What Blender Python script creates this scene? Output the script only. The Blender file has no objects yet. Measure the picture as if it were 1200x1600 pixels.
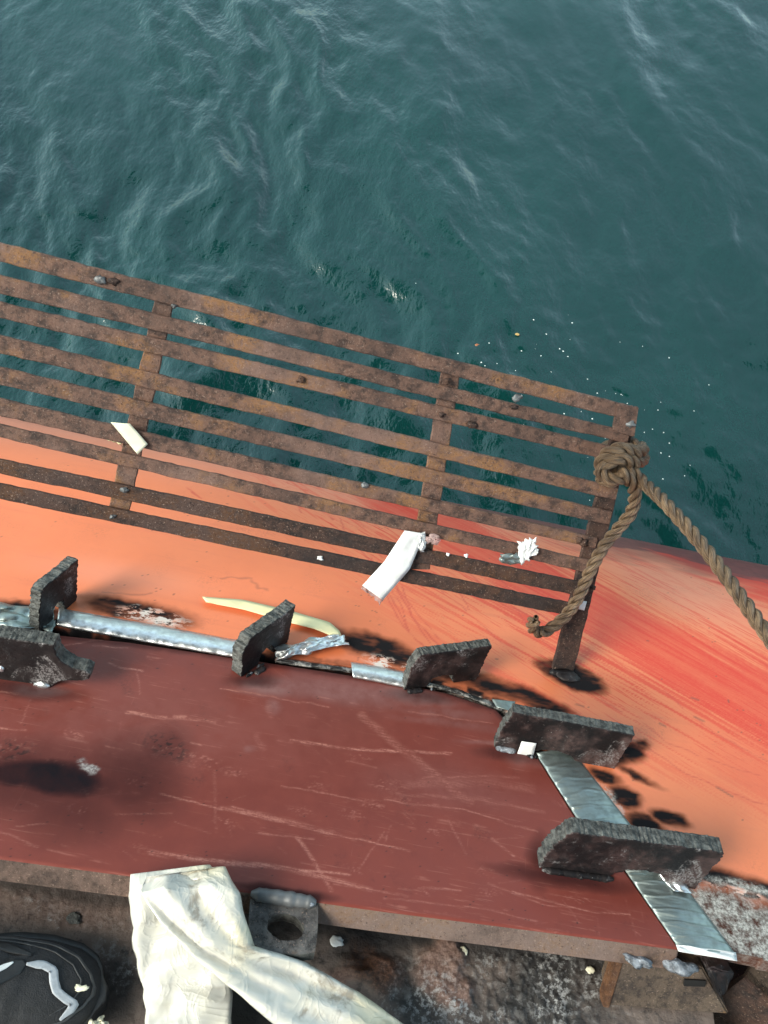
import bpy, bmesh, math, random
import numpy as np
from mathutils import Vector, Matrix

random.seed(7)
SC = bpy.context.scene
COL = SC.collection
rad = math.radians

# ------------------------------------------------------------------ camera
FPX = 1293.0                      # focal length in pixels of the 1200 x 1600 photograph
TH, PH, TL = rad(63.0), rad(11.3), rad(29.0)   # look-down angle, roll, slope of the hull top
CAM = np.array([0.0, 0.0, 1.10])
FW = np.array([0, math.cos(TH), -math.sin(TH)])
UP0 = np.array([0, math.sin(TH), math.cos(TH)])
XA = np.array([1.0, 0, 0])
RT = math.cos(PH) * XA + math.sin(PH) * UP0
UPV = -math.sin(PH) * XA + math.cos(PH) * UP0
cd = bpy.data.cameras.new('camera')
cam = bpy.data.objects.new('camera', cd)
COL.objects.link(cam)
cd.sensor_fit = 'VERTICAL'
cd.sensor_height = 36.0
cd.sensor_width = 27.0
cd.lens = 36.0 * FPX / 1600.0
cd.clip_start = 0.02
cd.clip_end = 20000.0
M = Matrix(((RT[0], UPV[0], -FW[0], CAM[0]), (RT[1], UPV[1], -FW[1], CAM[1]),
            (RT[2], UPV[2], -FW[2], CAM[2]), (0, 0, 0, 1)))
cam.matrix_world = M
SC.camera = cam

# ------------------------------------------------------------------ sky, sun, exposure
SUN_EL, SUN_AZ = rad(46.0), rad(-120.0)      # azimuth measured from +Y towards +X
W = bpy.data.worlds.new('World')
SC.world = W
W.use_nodes = True
wn = W.node_tree.nodes
wl = W.node_tree.links
wn.clear()
sky = wn.new('ShaderNodeTexSky')
sky.sky_type = 'NISHITA'
sky.sun_disc = False
sky.sun_elevation = SUN_EL
sky.sun_rotation = SUN_AZ
sky.air_density = 1.0
sky.dust_density = 2.0
sky.ozone_density = 1.0
hs = wn.new('ShaderNodeHueSaturation')
hs.inputs['Saturation'].default_value = 0.6
bg = wn.new('ShaderNodeBackground')
bg.inputs['Strength'].default_value = 0.14
wo = wn.new('ShaderNodeOutputWorld')
wl.new(sky.outputs[0], hs.inputs['Color'])
tn = wn.new('ShaderNodeMix')
tn.data_type = 'RGBA'
tn.blend_type = 'MULTIPLY'
tn.inputs[0].default_value = 1.0
tn.inputs[7].default_value = (0.86, 1.04, 0.98, 1.0)       # grey-green harbour overcast
wl.new(hs.outputs[0], tn.inputs[6])
wl.new(tn.outputs[2], bg.inputs['Color'])
wl.new(bg.outputs[0], wo.inputs['Surface'])
sd = bpy.data.lights.new('sun', 'SUN')
sd.energy = 1.5
sd.angle = rad(30)
sd.color = (1.0, 0.90, 0.77)
sun = bpy.data.objects.new('sun', sd)
COL.objects.link(sun)
sdir = Vector((math.sin(SUN_AZ) * math.cos(SUN_EL), math.cos(SUN_AZ) * math.cos(SUN_EL), math.sin(SUN_EL)))
sun.rotation_euler = sdir.to_track_quat('Z', 'Y').to_euler()
sun.location = (-4, 4, 8)
SC.view_settings.view_transform = 'Standard'
SC.view_settings.look = 'None'
SC.view_settings.exposure = 1.4
SC.view_settings.gamma = 1.0
SC.view_settings.use_curve_mapping = False

# ------------------------------------------------------------------ geometry helpers
def ray(px, py):
    return FW + (px - 600.0) / FPX * RT - (py - 800.0) / FPX * UPV

NP = np.array([0, math.sin(TL), math.cos(TL)])        # normal of the plate and of the hull top
VP = np.array([0, math.cos(TL), -math.sin(TL)])       # direction down the slope, away from the viewer
_d = ray(600, 1440)
E0 = CAM + _d * ((0.13 - CAM[2]) / _d[2])             # origin on the plate's near edge
E0[0] = 0.0

def on_plane(px, py, O=None, N=None, lift=0.0):
    O = E0 if O is None else O
    N = NP if N is None else N
    d = ray(px, py)
    return CAM + d * (np.dot(O + N * lift - CAM, N) / np.dot(d, N))

def uv_of(px, py):
    q = on_plane(px, py)
    return q[0], float(np.dot(q - E0, VP))

def plate_pt(u, v, n=0.0):
    return E0 + XA * u + VP * v + NP * n

def at_depth(px, py, z):
    return CAM + ray(px, py) * z

def pixels(P):
    q = P - CAM
    z = q @ FW
    return 600 + FPX * (q @ RT) / z, 800 - FPX * (q @ UPV) / z

# numpy noise -----------------------------------------------------
def _h(ix, iy, seed):
    n = (ix.astype(np.int64) * 374761393 + iy.astype(np.int64) * 668265263 + seed * 974634777) & 0x7fffffff
    n = ((n ^ (n >> 13)) * 1274126177) & 0x7fffffff
    n = n ^ (n >> 16)
    return (n & 0xffff) / 65535.0

def vn(x, y, seed=0):
    ix, iy = np.floor(x), np.floor(y)
    fx, fy = x - ix, y - iy
    fx = fx * fx * fx * (fx * (fx * 6 - 15) + 10)
    fy = fy * fy * fy * (fy * (fy * 6 - 15) + 10)
    a, b = _h(ix, iy, seed), _h(ix + 1, iy, seed)
    c, d = _h(ix, iy + 1, seed), _h(ix + 1, iy + 1, seed)
    return (a + (b - a) * fx) * (1 - fy) + (c + (d - c) * fx) * fy

def fbm(x, y, seed=0, octv=4, gain=0.5):
    s, a, t = 0.0, 1.0, 0.0
    for i in range(octv):
        s = s + a * vn(x, y, seed + i * 17)
        t += a
        a *= gain
        x, y = x * 2.03 + 5.1, y * 2.03 + 9.7
    return s / t

def sst(a, b, x):
    t = np.clip((x - a) / (b - a), 0, 1)
    return t * t * (3 - 2 * t)

def blob(px, py, cx, cy, rx, ry, rot=0.0, soft=0.5):
    c, s = math.cos(rad(rot)), math.sin(rad(rot))
    dx, dy = px - cx, py - cy
    a, b = (dx * c + dy * s) / rx, (-dx * s + dy * c) / ry
    return 1 - sst(1 - soft, 1 + soft, np.sqrt(a * a + b * b))

def line(px, py, pts, w, soft=None):
    soft = w if soft is None else soft
    m = np.full(px.shape, 1e9)
    for (x0, y0), (x1, y1) in zip(pts[:-1], pts[1:]):
        dx, dy = x1 - x0, y1 - y0
        t = np.clip(((px - x0) * dx + (py - y0) * dy) / (dx * dx + dy * dy), 0, 1)
        m = np.minimum(m, np.hypot(px - x0 - t * dx, py - y0 - t * dy))
    return 1 - sst(w * 0.5 - soft * 0.5, w * 0.5 + soft * 0.5, m)

# mesh building ---------------------------------------------------
def link(name, me, mats, parent=None, origin=None, smooth=True):
    if not isinstance(mats, (list, tuple)):
        mats = [mats]
    for m in mats:
        me.materials.append(m)
    n = len(me.vertices)
    co = np.empty(n * 3)
    me.vertices.foreach_get('co', co)
    co = co.reshape(-1, 3)
    if parent is not None:
        g = parent
        off = np.zeros(3)
        while g is not None:
            off += np.array(g.location)
            g = g.parent
        o = bpy.data.objects.new(name, me)
        COL.objects.link(o)
        o.parent = parent
    else:
        off = np.array(origin) if origin is not None else np.array([co[:, 0].mean(), co[:, 1].mean(), co[:, 2].min()])
        o = bpy.data.objects.new(name, me)
        COL.objects.link(o)
        o.location = off
    me.vertices.foreach_set('co', (co - off).ravel())
    me.polygons.foreach_set('use_smooth', np.full(len(me.polygons), bool(smooth), dtype=bool))
    me.update()
    return o

def tag(o, label, cat, group=None, kind=None):
    if label:
        o['label'] = label
    if cat:
        o['category'] = cat
    if group:
        o['group'] = group
    if kind:
        o['kind'] = kind
    return o

def thing(name, loc, label, cat, group=None):
    o = bpy.data.objects.new(name, None)
    o.empty_display_size = 0.03
    COL.objects.link(o)
    o.location = loc
    return tag(o, label, cat, group)

def raw_mesh(name, V, F, midx=None):
    """V (n,3), F (m,4) quads, fast"""
    me = bpy.data.meshes.new(name)
    V = np.asarray(V, dtype=np.float64)
    F = np.asarray(F, dtype=np.int32)
    me.vertices.add(len(V))
    me.vertices.foreach_set('co', V.ravel())
    me.loops.add(F.size)
    me.loops.foreach_set('vertex_index', F.ravel())
    me.polygons.add(len(F))
    me.polygons.foreach_set('loop_start', np.arange(0, F.size, F.shape[1], dtype=np.int32))
    if midx is not None:
        me.polygons.foreach_set('material_index', np.asarray(midx, dtype=np.int32))
    me.update(calc_edges=True)
    me.validate()
    return me

def grid_faces(nx, ny):
    i = np.arange(nx * ny).reshape(ny, nx)
    return np.stack([i[:-1, :-1], i[:-1, 1:], i[1:, 1:], i[1:, :-1]], -1).reshape(-1, 4)

def attr(me, name, arr):
    a = me.attributes.new(name, 'FLOAT', 'POINT')
    a.data.foreach_set('value', np.asarray(arr, dtype=np.float32).ravel())

def boundary_skirt(V, F, off):
    """quads that close an open sheet's rim down along the vector off; returns new V, F"""
    e = np.concatenate([F[:, [0, 1]], F[:, [1, 2]], F[:, [2, 3]], F[:, [3, 0]]])
    k = np.sort(e, 1)
    key = k[:, 0].astype(np.int64) * (len(V) + 1) + k[:, 1]
    _, inv, cnt = np.unique(key, return_inverse=True, return_counts=True)
    b = e[cnt[inv] == 1]
    vs = np.unique(b)
    mp = -np.ones(len(V), dtype=np.int64)
    top = np.arange(len(vs)) + len(V)
    mp[vs] = top
    n0 = len(V)
    V2 = np.concatenate([V, V[vs], V[vs] + off])
    lo = mp + len(vs)
    F2 = np.stack([mp[b[:, 1]], mp[b[:, 0]], lo[b[:, 0]], lo[b[:, 1]]], 1)
    return V2, np.concatenate([F, F2]), vs, len(F2)

def sheet(name, fn, nu, nv, thick, mat, parent=None, normal=None, origin=None):
    """solid thin sheet: fn(s,t)->(3,) ; closed with a back and rim"""
    S = np.linspace(0, 1, nu)
    T = np.linspace(0, 1, nv)
    P = np.array([[fn(s, t) for s in S] for t in T])
    du = np.gradient(P, axis=1)
    dv = np.gradient(P, axis=0)
    nn = np.cross(du, dv)
    nn /= np.maximum(np.linalg.norm(nn, axis=2, keepdims=True), 1e-12)
    if np.mean(nn @ (CAM - P.reshape(-1, 3).mean(0))) < 0:
        nn = -nn
        flip = True
    else:
        flip = False
    n = nu * nv
    V = np.concatenate([P.reshape(-1, 3), (P - nn * thick).reshape(-1, 3)])
    f = grid_faces(nu, nv)
    ring = list(range(nu)) + [nu - 1 + nu * j for j in range(1, nv)] + [nu * (nv - 1) + i for i in range(nu - 2, -1, -1)] + [nu * j for j in range(nv - 2, 0, -1)]
    r = np.array(ring)
    r2 = np.roll(r, -1)
    side = np.stack([r, r + n, r2 + n, r2], 1)
    back = f[:, ::-1] + n
    F = np.concatenate([f, back, side])
    if flip:
        F = F[:, ::-1]
    me = raw_mesh(name, V, F)
    o = link(name, me, mat, parent, origin)
    uvl = me.uv_layers.new(name='UVMap')
    li = np.empty(len(me.loops), dtype=np.int32)
    me.loops.foreach_get('vertex_index', li)
    ss, tt = np.meshgrid(S, T)
    uu = np.tile(np.stack([ss.ravel(), tt.ravel()], 1), (2, 1))
    uvl.data.foreach_set('uv', uu[li].ravel())
    return o

def box8(name, corners, mat, parent=None, bev=0.0015, jit=0.0, sub=0, origin=None):
    """corners: 4 front points then 4 back points (same order)"""
    bm = bmesh.new()
    v = [bm.verts.new(c) for c in corners]
    for q in ((0, 1, 2, 3), (7, 6, 5, 4), (0, 4, 5, 1), (1, 5, 6, 2), (2, 6, 7, 3), (3, 7, 4, 0)):
        bm.faces.new([v[i] for i in q])
    bmesh.ops.recalc_face_normals(bm, faces=bm.faces)
    if sub:
        bmesh.ops.subdivide_edges(bm, edges=bm.edges[:], cuts=sub, use_grid_fill=True)
    if bev:
        ed = [e for e in bm.edges if len(e.link_faces) == 2 and e.calc_face_angle(0) > 0.5]
        bmesh.ops.bevel(bm, geom=ed, offset=bev, segments=2, affect='EDGES')
    if jit:
        for q in bm.verts:
            q.co += Vector((random.uniform(-1, 1), random.uniform(-1, 1), random.uniform(-1, 1))) * jit
    me = bpy.data.meshes.new(name)
    bm.to_mesh(me)
    bm.free()
    return link(name, me, mat, parent, origin, smooth=False)

def lump(name, centre, axes, mat, parent=None, seed=0, rough=0.25, n=14, origin=None):
    """irregular rounded lump with three half-axis vectors"""
    rng = np.random.default_rng(seed)
    th = np.linspace(0, 2 * np.pi, n, endpoint=False)
    ph = np.linspace(-np.pi / 2, np.pi / 2, n // 2 + 1)
    A = np.array(axes)
    V = []
    off = rng.uniform(0, 50, 2)
    for p in ph:
        for t in th:
            d = np.array([math.cos(p) * math.cos(t), math.cos(p) * math.sin(t), math.sin(p)])
            k = 1 + rough * (float(vn(np.array(off[0] + d[0] * 2.2 + d[2]), np.array(off[1] + d[1] * 2.2 - d[2]), seed)) - 0.5) * 2
            V.append(np.array(centre) + (d[0] * A[0] + d[1] * A[1] + d[2] * A[2]) * k)
    F = []
    for j in range(len(ph) - 1):
        for i in range(n):
            F.append((j * n + i, j * n + (i + 1) % n, (j + 1) * n + (i + 1) % n, (j + 1) * n + i))
    me = raw_mesh(name, np.array(V), np.array(F))
    return link(name, me, mat, parent, origin)

def frames(P):
    T = np.gradient(P, axis=0)
    T /= np.linalg.norm(T, axis=1, keepdims=True)
    ref = np.array([0, 0, 1.0]) if abs(T[0][2]) < 0.9 else np.array([1.0, 0, 0])
    n = np.cross(T[0], ref)
    n /= np.linalg.norm(n)
    A = [n]
    for i in range(1, len(P)):
        n = A[-1] - T[i] * np.dot(A[-1], T[i])
        A.append(n / np.linalg.norm(n))
    A = np.array(A)
    return T, A, np.cross(T, A)

def resample(P, step):
    P = np.asarray(P, float)
    # Catmull-Rom
    Q = np.vstack([2 * P[0] - P[1], P, 2 * P[-1] - P[-2]])
    out = []
    for i in range(1, len(Q) - 2):
        p0, p1, p2, p3 = Q[i - 1:i + 3]
        for t in np.linspace(0, 1, 24, endpoint=False):
            out.append(0.5 * (2 * p1 + (p2 - p0) * t + (2 * p0 - 5 * p1 + 4 * p2 - p3) * t * t + (3 * p1 - p0 - 3 * p2 + p3) * t ** 3))
    out.append(Q[-2])
    out = np.array(out)
    L = np.concatenate([[0], np.cumsum(np.linalg.norm(np.diff(out, axis=0), axis=1))])
    s = np.linspace(0, L[-1], max(int(L[-1] / step), 4))
    return np.stack([np.interp(s, L, out[:, k]) for k in range(3)], 1), s

def tube_arrays(P, r, n=10, v0=0):
    T, A, B = frames(P)
    r = np.broadcast_to(np.asarray(r, float), (len(P),))
    th = np.linspace(0, 2 * np.pi, n, endpoint=False)
    ring = (A[:, None, :] * np.cos(th)[None, :, None] + B[:, None, :] * np.sin(th)[None, :, None]) * r[:, None, None] + P[:, None, :]
    V = ring.reshape(-1, 3)
    i = np.arange(len(P) * n).reshape(len(P), n)
    j = np.roll(i, -1, axis=1)
    F = np.stack([i[:-1], j[:-1], j[1:], i[1:]], -1).reshape(-1, 4) + v0
    return V, F

# ------------------------------------------------------------------ materials
class NT:
    def __init__(self, name):
        self.m = bpy.data.materials.new(name)
        self.m.use_nodes = True
        self.t = self.m.node_tree
        self.n = self.t.nodes
        self.b = self.n['Principled BSDF']
        self.co = self.n.new('ShaderNodeTexCoord').outputs['Object']
    def _in(self, sock, v):
        if isinstance(v, bpy.types.NodeSocket):
            self.t.links.new(v, sock)
        elif v is not None:
            if isinstance(v, tuple) and len(v) == 3 and sock.type == 'RGBA':
                v = (*v, 1.0)
            sock.default_value = v
    def noise(self, scale, detail=4, rough=0.55, vec=None, dist=0.0, stretch=None):
        v = vec or self.co
        if stretch:
            mp = self.n.new('ShaderNodeMapping')
            self.t.links.new(v, mp.inputs['Vector'])
            mp.inputs['Rotation'].default_value = (0, 0, stretch[1]) if len(stretch) > 1 else (0, 0, 0)
            mp.inputs['Scale'].default_value = stretch[0]
            v = mp.outputs[0]
        n = self.n.new('ShaderNodeTexNoise')
        self.t.links.new(v, n.inputs['Vector'])
        n.inputs['Scale'].default_value = scale
        n.inputs['Detail'].default_value = detail
        n.inputs['Roughness'].default_value = rough
        n.inputs['Distortion'].default_value = dist
        return n.outputs[0]
    def voro(self, scale, feature='F1', vec=None):
        n = self.n.new('ShaderNodeTexVoronoi')
        n.feature = feature
        self.t.links.new(vec or self.co, n.inputs['Vector'])
        n.inputs['Scale'].default_value = scale
        return n.outputs[0]
    def at(self, name):
        n = self.n.new('ShaderNodeAttribute')
        n.attribute_name = name
        return n.outputs['Fac']
    def ramp(self, x, a, b, lo=0.0, hi=1.0):
        n = self.n.new('ShaderNodeMapRange')
        n.interpolation_type = 'SMOOTHSTEP'
        self._in(n.inputs[0], x)
        self._in(n.inputs[1], a)
        self._in(n.inputs[2], b)
        self._in(n.inputs[3], lo)
        self._in(n.inputs[4], hi)
        return n.outputs[0]
    def math(self, op, a, b=None, clamp=False):
        n = self.n.new('ShaderNodeMath')
        n.operation = op
        n.use_clamp = clamp
        self._in(n.inputs[0], a)
        if b is not None:
            self._in(n.inputs[1], b)
        return n.outputs[0]
    def mix(self, f, a, b):
        n = self.n.new('ShaderNodeMix')
        n.data_type = 'RGBA'
        self._in(n.inputs[0], f)
        self._in(n.inputs[6], a)
        self._in(n.inputs[7], b)
        return n.outputs[2]
    def bump(self, h, strength=0.3, dist=0.002, normal=None):
        n = self.n.new('ShaderNodeBump')
        n.inputs['Strength'].default_value = strength
        n.inputs['Distance'].default_value = dist
        self._in(n.inputs['Height'], h)
        if normal is not None:
            self.t.links.new(normal, n.inputs['Normal'])
        return n.outputs[0]
    def set(self, col=None, rough=None, metal=None, normal=None, **kw):
        self._in(self.b.inputs['Base Color'], col)
        self._in(self.b.inputs['Roughness'], rough)
        self._in(self.b.inputs['Metallic'], metal)
        if normal is not None:
            self.t.links.new(normal, self.b.inputs['Normal'])
        for k, v in kw.items():
            self._in(self.b.inputs[k.replace('_', ' ')], v)
        return self.m

def mat_rust(name, dark=(0.05, 0.03, 0.025), mid=(0.155, 0.084, 0.062), warm=(0.27, 0.130, 0.055), soot=0.0):
    k = NT(name)
    a = k.noise(11, 6, 0.65)
    b = k.noise(70, 6, 0.75)
    c = k.noise(230, 5, 0.8)
    d = k.noise(420, 3, 0.7)
    e = k.noise(5, 4, 0.6)
    col = k.mix(k.ramp(b, 0.36, 0.58), dark, mid)
    col = k.mix(k.ramp(e, 0.48, 0.64, 0, .7), col, (mid[0] * 1.35, mid[1] * 1.5, mid[2] * 1.65))
    col = k.mix(k.math('MULTIPLY', k.ramp(a, 0.50, 0.64, 0, .85), k.ramp(c, 0.38, 0.54)), col, warm)
    col = k.mix(k.ramp(c, 0.57, 0.66, 0, .85), col, tuple(x * .6 for x in dark))
    col = k.mix(k.ramp(d, 0.60, 0.68, 0, 0.6), col, (0.36, 0.25, 0.20))
    col = k.mix(k.ramp(a, 0.5, 0.34, 0, 0.4 + soot), col, (0.03, 0.021, 0.02))
    h = k.math('ADD', k.math('MULTIPLY', b, 0.8), k.math('MULTIPLY', c, 0.8))
    return k.set(col, k.ramp(c, 0.3, 0.7, 0.6, 0.9), 0.0, k.bump(h, 0.7, 0.002), Specular_IOR_Level=0.35)

def mat_burnt(name, tint=(0.09, 0.055, 0.052)):
    k = NT(name)
    a = k.noise(22, 6, 0.6)
    b = k.noise(110, 5, 0.7)
    c = k.noise(380, 3, 0.7)
    e = k.noise(9, 4, .6, dist=.8)
    col = k.mix(k.ramp(a, 0.38, 0.62), (0.014, 0.012, 0.013), tint)
    col = k.mix(k.ramp(e, .5, .66, 0, .55), col, (0.10, 0.098, 0.098))
    col = k.mix(k.ramp(b, 0.35, 0.6, 0.5, 0), col, (0.012, 0.011, 0.012))
    col = k.mix(k.math('MULTIPLY', k.ramp(k.noise(26, 5, 0.7, dist=0.6), 0.52, 0.66), k.ramp(c, 0.42, 0.58)), col, (0.26, 0.24, 0.24))
    col = k.mix(k.ramp(c, 0.69, 0.73, 0, .7), col, (0.4, 0.38, 0.37))
    h = k.math('ADD', b, k.math('MULTIPLY', c, 0.7))
    return k.set(col, k.ramp(b, 0.3, 0.7, 0.36, 0.62), 0.25, k.bump(h, 0.2, 0.0015), Specular_IOR_Level=.3)

def mat_cut(name):
    k = NT(name)
    b = k.noise(120, 5, 0.7)
    c = k.noise(420, 3, 0.7)
    col = k.mix(k.ramp(b, 0.35, 0.65), (0.035, 0.035, 0.034), (0.15, 0.15, 0.14))
    col = k.mix(k.ramp(c, 0.6, 0.7, 0, .5), col, (0.25, 0.24, 0.22))
    return k.set(col, 0.6, 0.3, k.bump(k.math('ADD', b, c), 0.7, 0.002))

def mat_foil(name, tint=(0.82, 0.83, 0.84), crease=26, rough=0.36):
    k = NT(name)
    a = k.noise(crease, 3, 0.5, dist=1.2)
    v = k.voro(crease * 0.7, 'DISTANCE_TO_EDGE')
    c = k.noise(crease * 5, 3, 0.6)
    col = k.mix(k.ramp(c, 0.35, 0.7, 0, .5), tint, tuple(x * 0.62 for x in tint))
    h = k.math('ADD', k.math('MULTIPLY', a, 1.0), k.math('MULTIPLY', k.ramp(v, 0.0, 0.12), 0.35))
    return k.set(col, k.ramp(c, 0.3, 0.7, rough - .08, rough + 0.15), 0.92, k.bump(h, 0.22, 0.004))

def mat_plain(name, col, rough=0.6, var=0.12, scale=40, bump=0.15, metal=0.0, **kw):
    k = NT(name)
    a = k.noise(scale, 5, 0.6)
    c = k.noise(scale * 6, 3, 0.6)
    lo = tuple(x * (1 - var) for x in col)
    hi = tuple(min(1, x * (1 + var)) for x in col)
    return k.set(k.mix(k.ramp(a, 0.3, 0.7), lo, hi), rough, metal, k.bump(k.math('ADD', a, c), bump, 0.002), **kw)

# painted plate
k = NT('red_brown_primer')
a = k.noise(6, 5, 0.6)
b = k.noise(45, 5, 0.65)
c = k.noise(300, 4, 0.7)
col = k.mix(k.ramp(a, 0.3, 0.7), (0.165, 0.034, 0.024), (0.205, 0.045, 0.033))
col = k.mix(k.ramp(b, 0.35, 0.72, 0, 0.35), col, (0.225, 0.050, 0.036))
fine = k.noise(9, 3, 0.6, stretch=((1.0, 22.0, 1.0), rad(-8)))
fine2 = k.noise(14, 4, 0.7, stretch=((1.0, 30.0, 1.0), 0))
fine3 = k.noise(12, 4, 0.7, stretch=((26.0, 1.0, 1.0), 0))
area = k.ramp(a, 0.42, 0.62, 0.15, 1.0)
col = k.mix(k.math('MULTIPLY', k.ramp(fine, 0.60, 0.70), k.ramp(b, 0.45, 0.65, 0, .55)), col, (0.36, 0.13, 0.1))
col = k.mix(k.math('MULTIPLY', k.ramp(fine2, 0.61, 0.68, 0, .5), area), col, (0.38, 0.15, 0.115))
col = k.mix(k.math('MULTIPLY', k.ramp(fine3, 0.66, 0.72, 0, .35), area), col, (0.36, 0.14, 0.11))
col = k.mix(k.math('MULTIPLY', k.ramp(k.noise(17, 6, .75), 0.56, 0.7, 0, .5), k.ramp(c, .4, .6)), col, (0.075, 0.022, 0.018))
chalk_sheen = k.math('MULTIPLY', k.at('chalk_sheen'), k.ramp(b, 0.25, 0.65, 0.35, 1.0))
col = k.mix(chalk_sheen, col, (0.30, 0.19, 0.185))
fib = k.noise(30, 4, 0.7, stretch=((1.0, 16.0, 1.0), 0))
scr = k.math('MULTIPLY', k.at('scratch'), k.math('MULTIPLY', k.ramp(c, 0.35, 0.6, 0.3, 1.0), k.ramp(fib, 0.38, 0.6, 0.15, 1.0)))
col = k.mix(scr, col, (0.46, 0.185, 0.145))
col = k.mix(k.at('grit'), col, (0.035, 0.02, 0.018))
col = k.mix(k.math('MULTIPLY', k.at('soot'), k.ramp(b, 0.2, 0.7, 1.0, 0.92)), col, (0.006, 0.006, 0.009))
col = k.mix(k.at('bare'), col, k.mix(k.ramp(c, .4, .6), (0.16, 0.13, 0.13), (0.36, 0.33, 0.32)))
sp = k.ramp(k.at('soot'), 0, 1, 0.34, 0.1)
MAT_PLATE = k.set(col, k.math('ADD', k.ramp(b, 0.3, 0.7, 0.34, 0.5), k.math('MULTIPLY', k.at('soot'), .3)), 0.0,
                  k.bump(k.math('ADD', k.math('MULTIPLY', b, 0.5), k.math('MULTIPLY', scr, -0.6)), 0.18, 0.0015), Specular_IOR_Level=sp)
MAT_PLATE_EDGE = mat_rust('flame_cut_plate_edge', (0.07, 0.045, 0.036), (0.15, 0.095, 0.075), (0.2, 0.12, 0.08))

# hull paint
k = NT('orange_hull_paint')
a = k.noise(4, 5, 0.6)
b = k.noise(50, 5, 0.65)
c = k.noise(330, 4, 0.7)
col = k.mix(k.ramp(a, 0.3, 0.7), (0.77, 0.195, 0.074), (0.82, 0.222, 0.092))
col = k.mix(k.ramp(b, 0.4, 0.8, 0, 0.25), col, (0.68, 0.17, 0.085))
br = k.noise(5, 5, 0.65, stretch=((1.0, 14.0, 1.0), 0))
col = k.mix(k.ramp(br, 0.5, 0.75, 0, 0.3), col, (0.62, 0.15, 0.075))
col = k.mix(k.at('pink_mix'), col, (0.80, 0.31, 0.20))
gr = k.math('MULTIPLY', k.ramp(k.noise(9, 6, 0.7, dist=.5), 0.5, 0.75), k.ramp(c, 0.45, 0.62))
col = k.mix(k.math('MULTIPLY', gr, .45), col, (0.30, 0.09, 0.05))
sa_, sb_ = on_plane(700, 830), on_plane(1100, 1062)
sdv = (sb_ - sa_) / np.linalg.norm(sb_ - sa_)
spv = np.cross(NP, sdv)
def dotn(v):
    n = k.n.new('ShaderNodeVectorMath')
    n.operation = 'DOT_PRODUCT'
    k.t.links.new(k.co, n.inputs[0])
    n.inputs[1].default_value = tuple(v)
    return n.outputs['Value']
cmb = k.n.new('ShaderNodeCombineXYZ')
k.t.links.new(k.math('MULTIPLY', dotn(sdv), 3.0), cmb.inputs[0])
k.t.links.new(k.math('MULTIPLY', dotn(spv), 60.0), cmb.inputs[1])
ln = k.noise(3.0, 5, 0.75, vec=cmb.outputs[0])
ln2 = k.noise(9.0, 3, 0.7, vec=cmb.outputs[0])
lines = k.math('MULTIPLY', k.at('streak'), k.ramp(ln, 0.54, 0.60))
pale = k.math('MULTIPLY', k.at('streak'), k.ramp(ln2, 0.60, 0.66, 0, .8))
redm = k.math('MAXIMUM', k.at('red'), k.math('MULTIPLY', lines, .85))
redm = k.math('MULTIPLY', redm, k.ramp(ln2, 0.3, 0.48, 0.55, 1.0))
redm = k.math('SUBTRACT', redm, k.math('MULTIPLY', pale, .35), True)
col = k.mix(redm, col, (0.70, 0.045, 0.017))
col = k.mix(k.at('drip'), col, (0.58, 0.060, 0.036))
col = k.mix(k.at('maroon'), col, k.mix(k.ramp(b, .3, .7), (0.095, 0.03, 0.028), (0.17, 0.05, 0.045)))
col = k.mix(k.at('speck'), col, (0.24, 0.07, 0.04))
col = k.mix(k.at('soot'), col, (0.012, 0.010, 0.011))
ash = k.math('MULTIPLY', k.at('ash'), k.ramp(k.noise(90, 5, 0.7), 0.32, 0.62))
col = k.mix(ash, col, k.mix(k.ramp(c, 0.35, 0.65), (0.2, 0.19, 0.175), (0.58, 0.55, 0.51)))
flk = k.math('MULTIPLY', k.at('flake'), k.ramp(k.noise(48, 5, 0.7, stretch=((1, 2.2, 1), 0)), 0.47, 0.53))
col = k.mix(flk, col, k.mix(k.ramp(b, .4, .6), (0.7, 0.6, 0.54), (0.72, 0.36, 0.27)))
rg = k.ramp(k.math('MAXIMUM', k.at('soot'), k.at('ash')), 0, 1, 0.42, 0.8)
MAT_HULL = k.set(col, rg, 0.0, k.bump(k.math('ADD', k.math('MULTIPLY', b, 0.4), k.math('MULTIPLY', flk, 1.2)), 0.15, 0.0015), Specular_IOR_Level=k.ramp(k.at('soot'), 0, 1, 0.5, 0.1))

# deck
k = NT('rusty_scorched_deck')
a = k.noise(9, 6, 0.6, dist=0.4)
b = k.noise(55, 6, 0.7)
c = k.noise(240, 5, 0.75)
col = k.mix(k.ramp(a, 0.4, 0.6), (0.03, 0.026, 0.024), (0.15, 0.112, 0.095))
col = k.mix(k.ramp(b, 0.52, 0.7, 0, 0.5), col, (0.13, 0.10, 0.088))
col = k.mix(k.ramp(b, 0.46, 0.34, 0, 0.8), col, (0.022, 0.017, 0.016))
col = k.mix(k.at('brown'), col, k.mix(k.ramp(c, .35, .65), (0.11, 0.062, 0.048), (0.24, 0.145, 0.115)))
col = k.mix(k.at('orange'), col, k.mix(k.ramp(c, .35, .65), (0.05, 0.022, 0.014), (0.19, 0.075, 0.035)))
col = k.mix(k.at('black'), col, (0.016, 0.013, 0.013))
w = k.math('MULTIPLY', k.at('white'), k.math('MULTIPLY', k.ramp(k.noise(120, 6, 0.75), 0.48, 0.58), k.ramp(k.noise(22, 4, .6), .38, .6, .15, 1)))
col = k.mix(w, col, k.mix(k.ramp(c, .35, .65), (0.15, 0.145, 0.145), (0.40, 0.39, 0.385)))
col = k.mix(k.ramp(c, 0.70, 0.75), col, (0.45, 0.42, 0.4))
MAT_DECK = k.set(col, k.ramp(b, 0.3, 0.7, 0.5, 0.85), 0.0,
                 k.bump(k.math('ADD', b, k.math('MULTIPLY', c, 0.8)), 0.6, 0.003))

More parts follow.
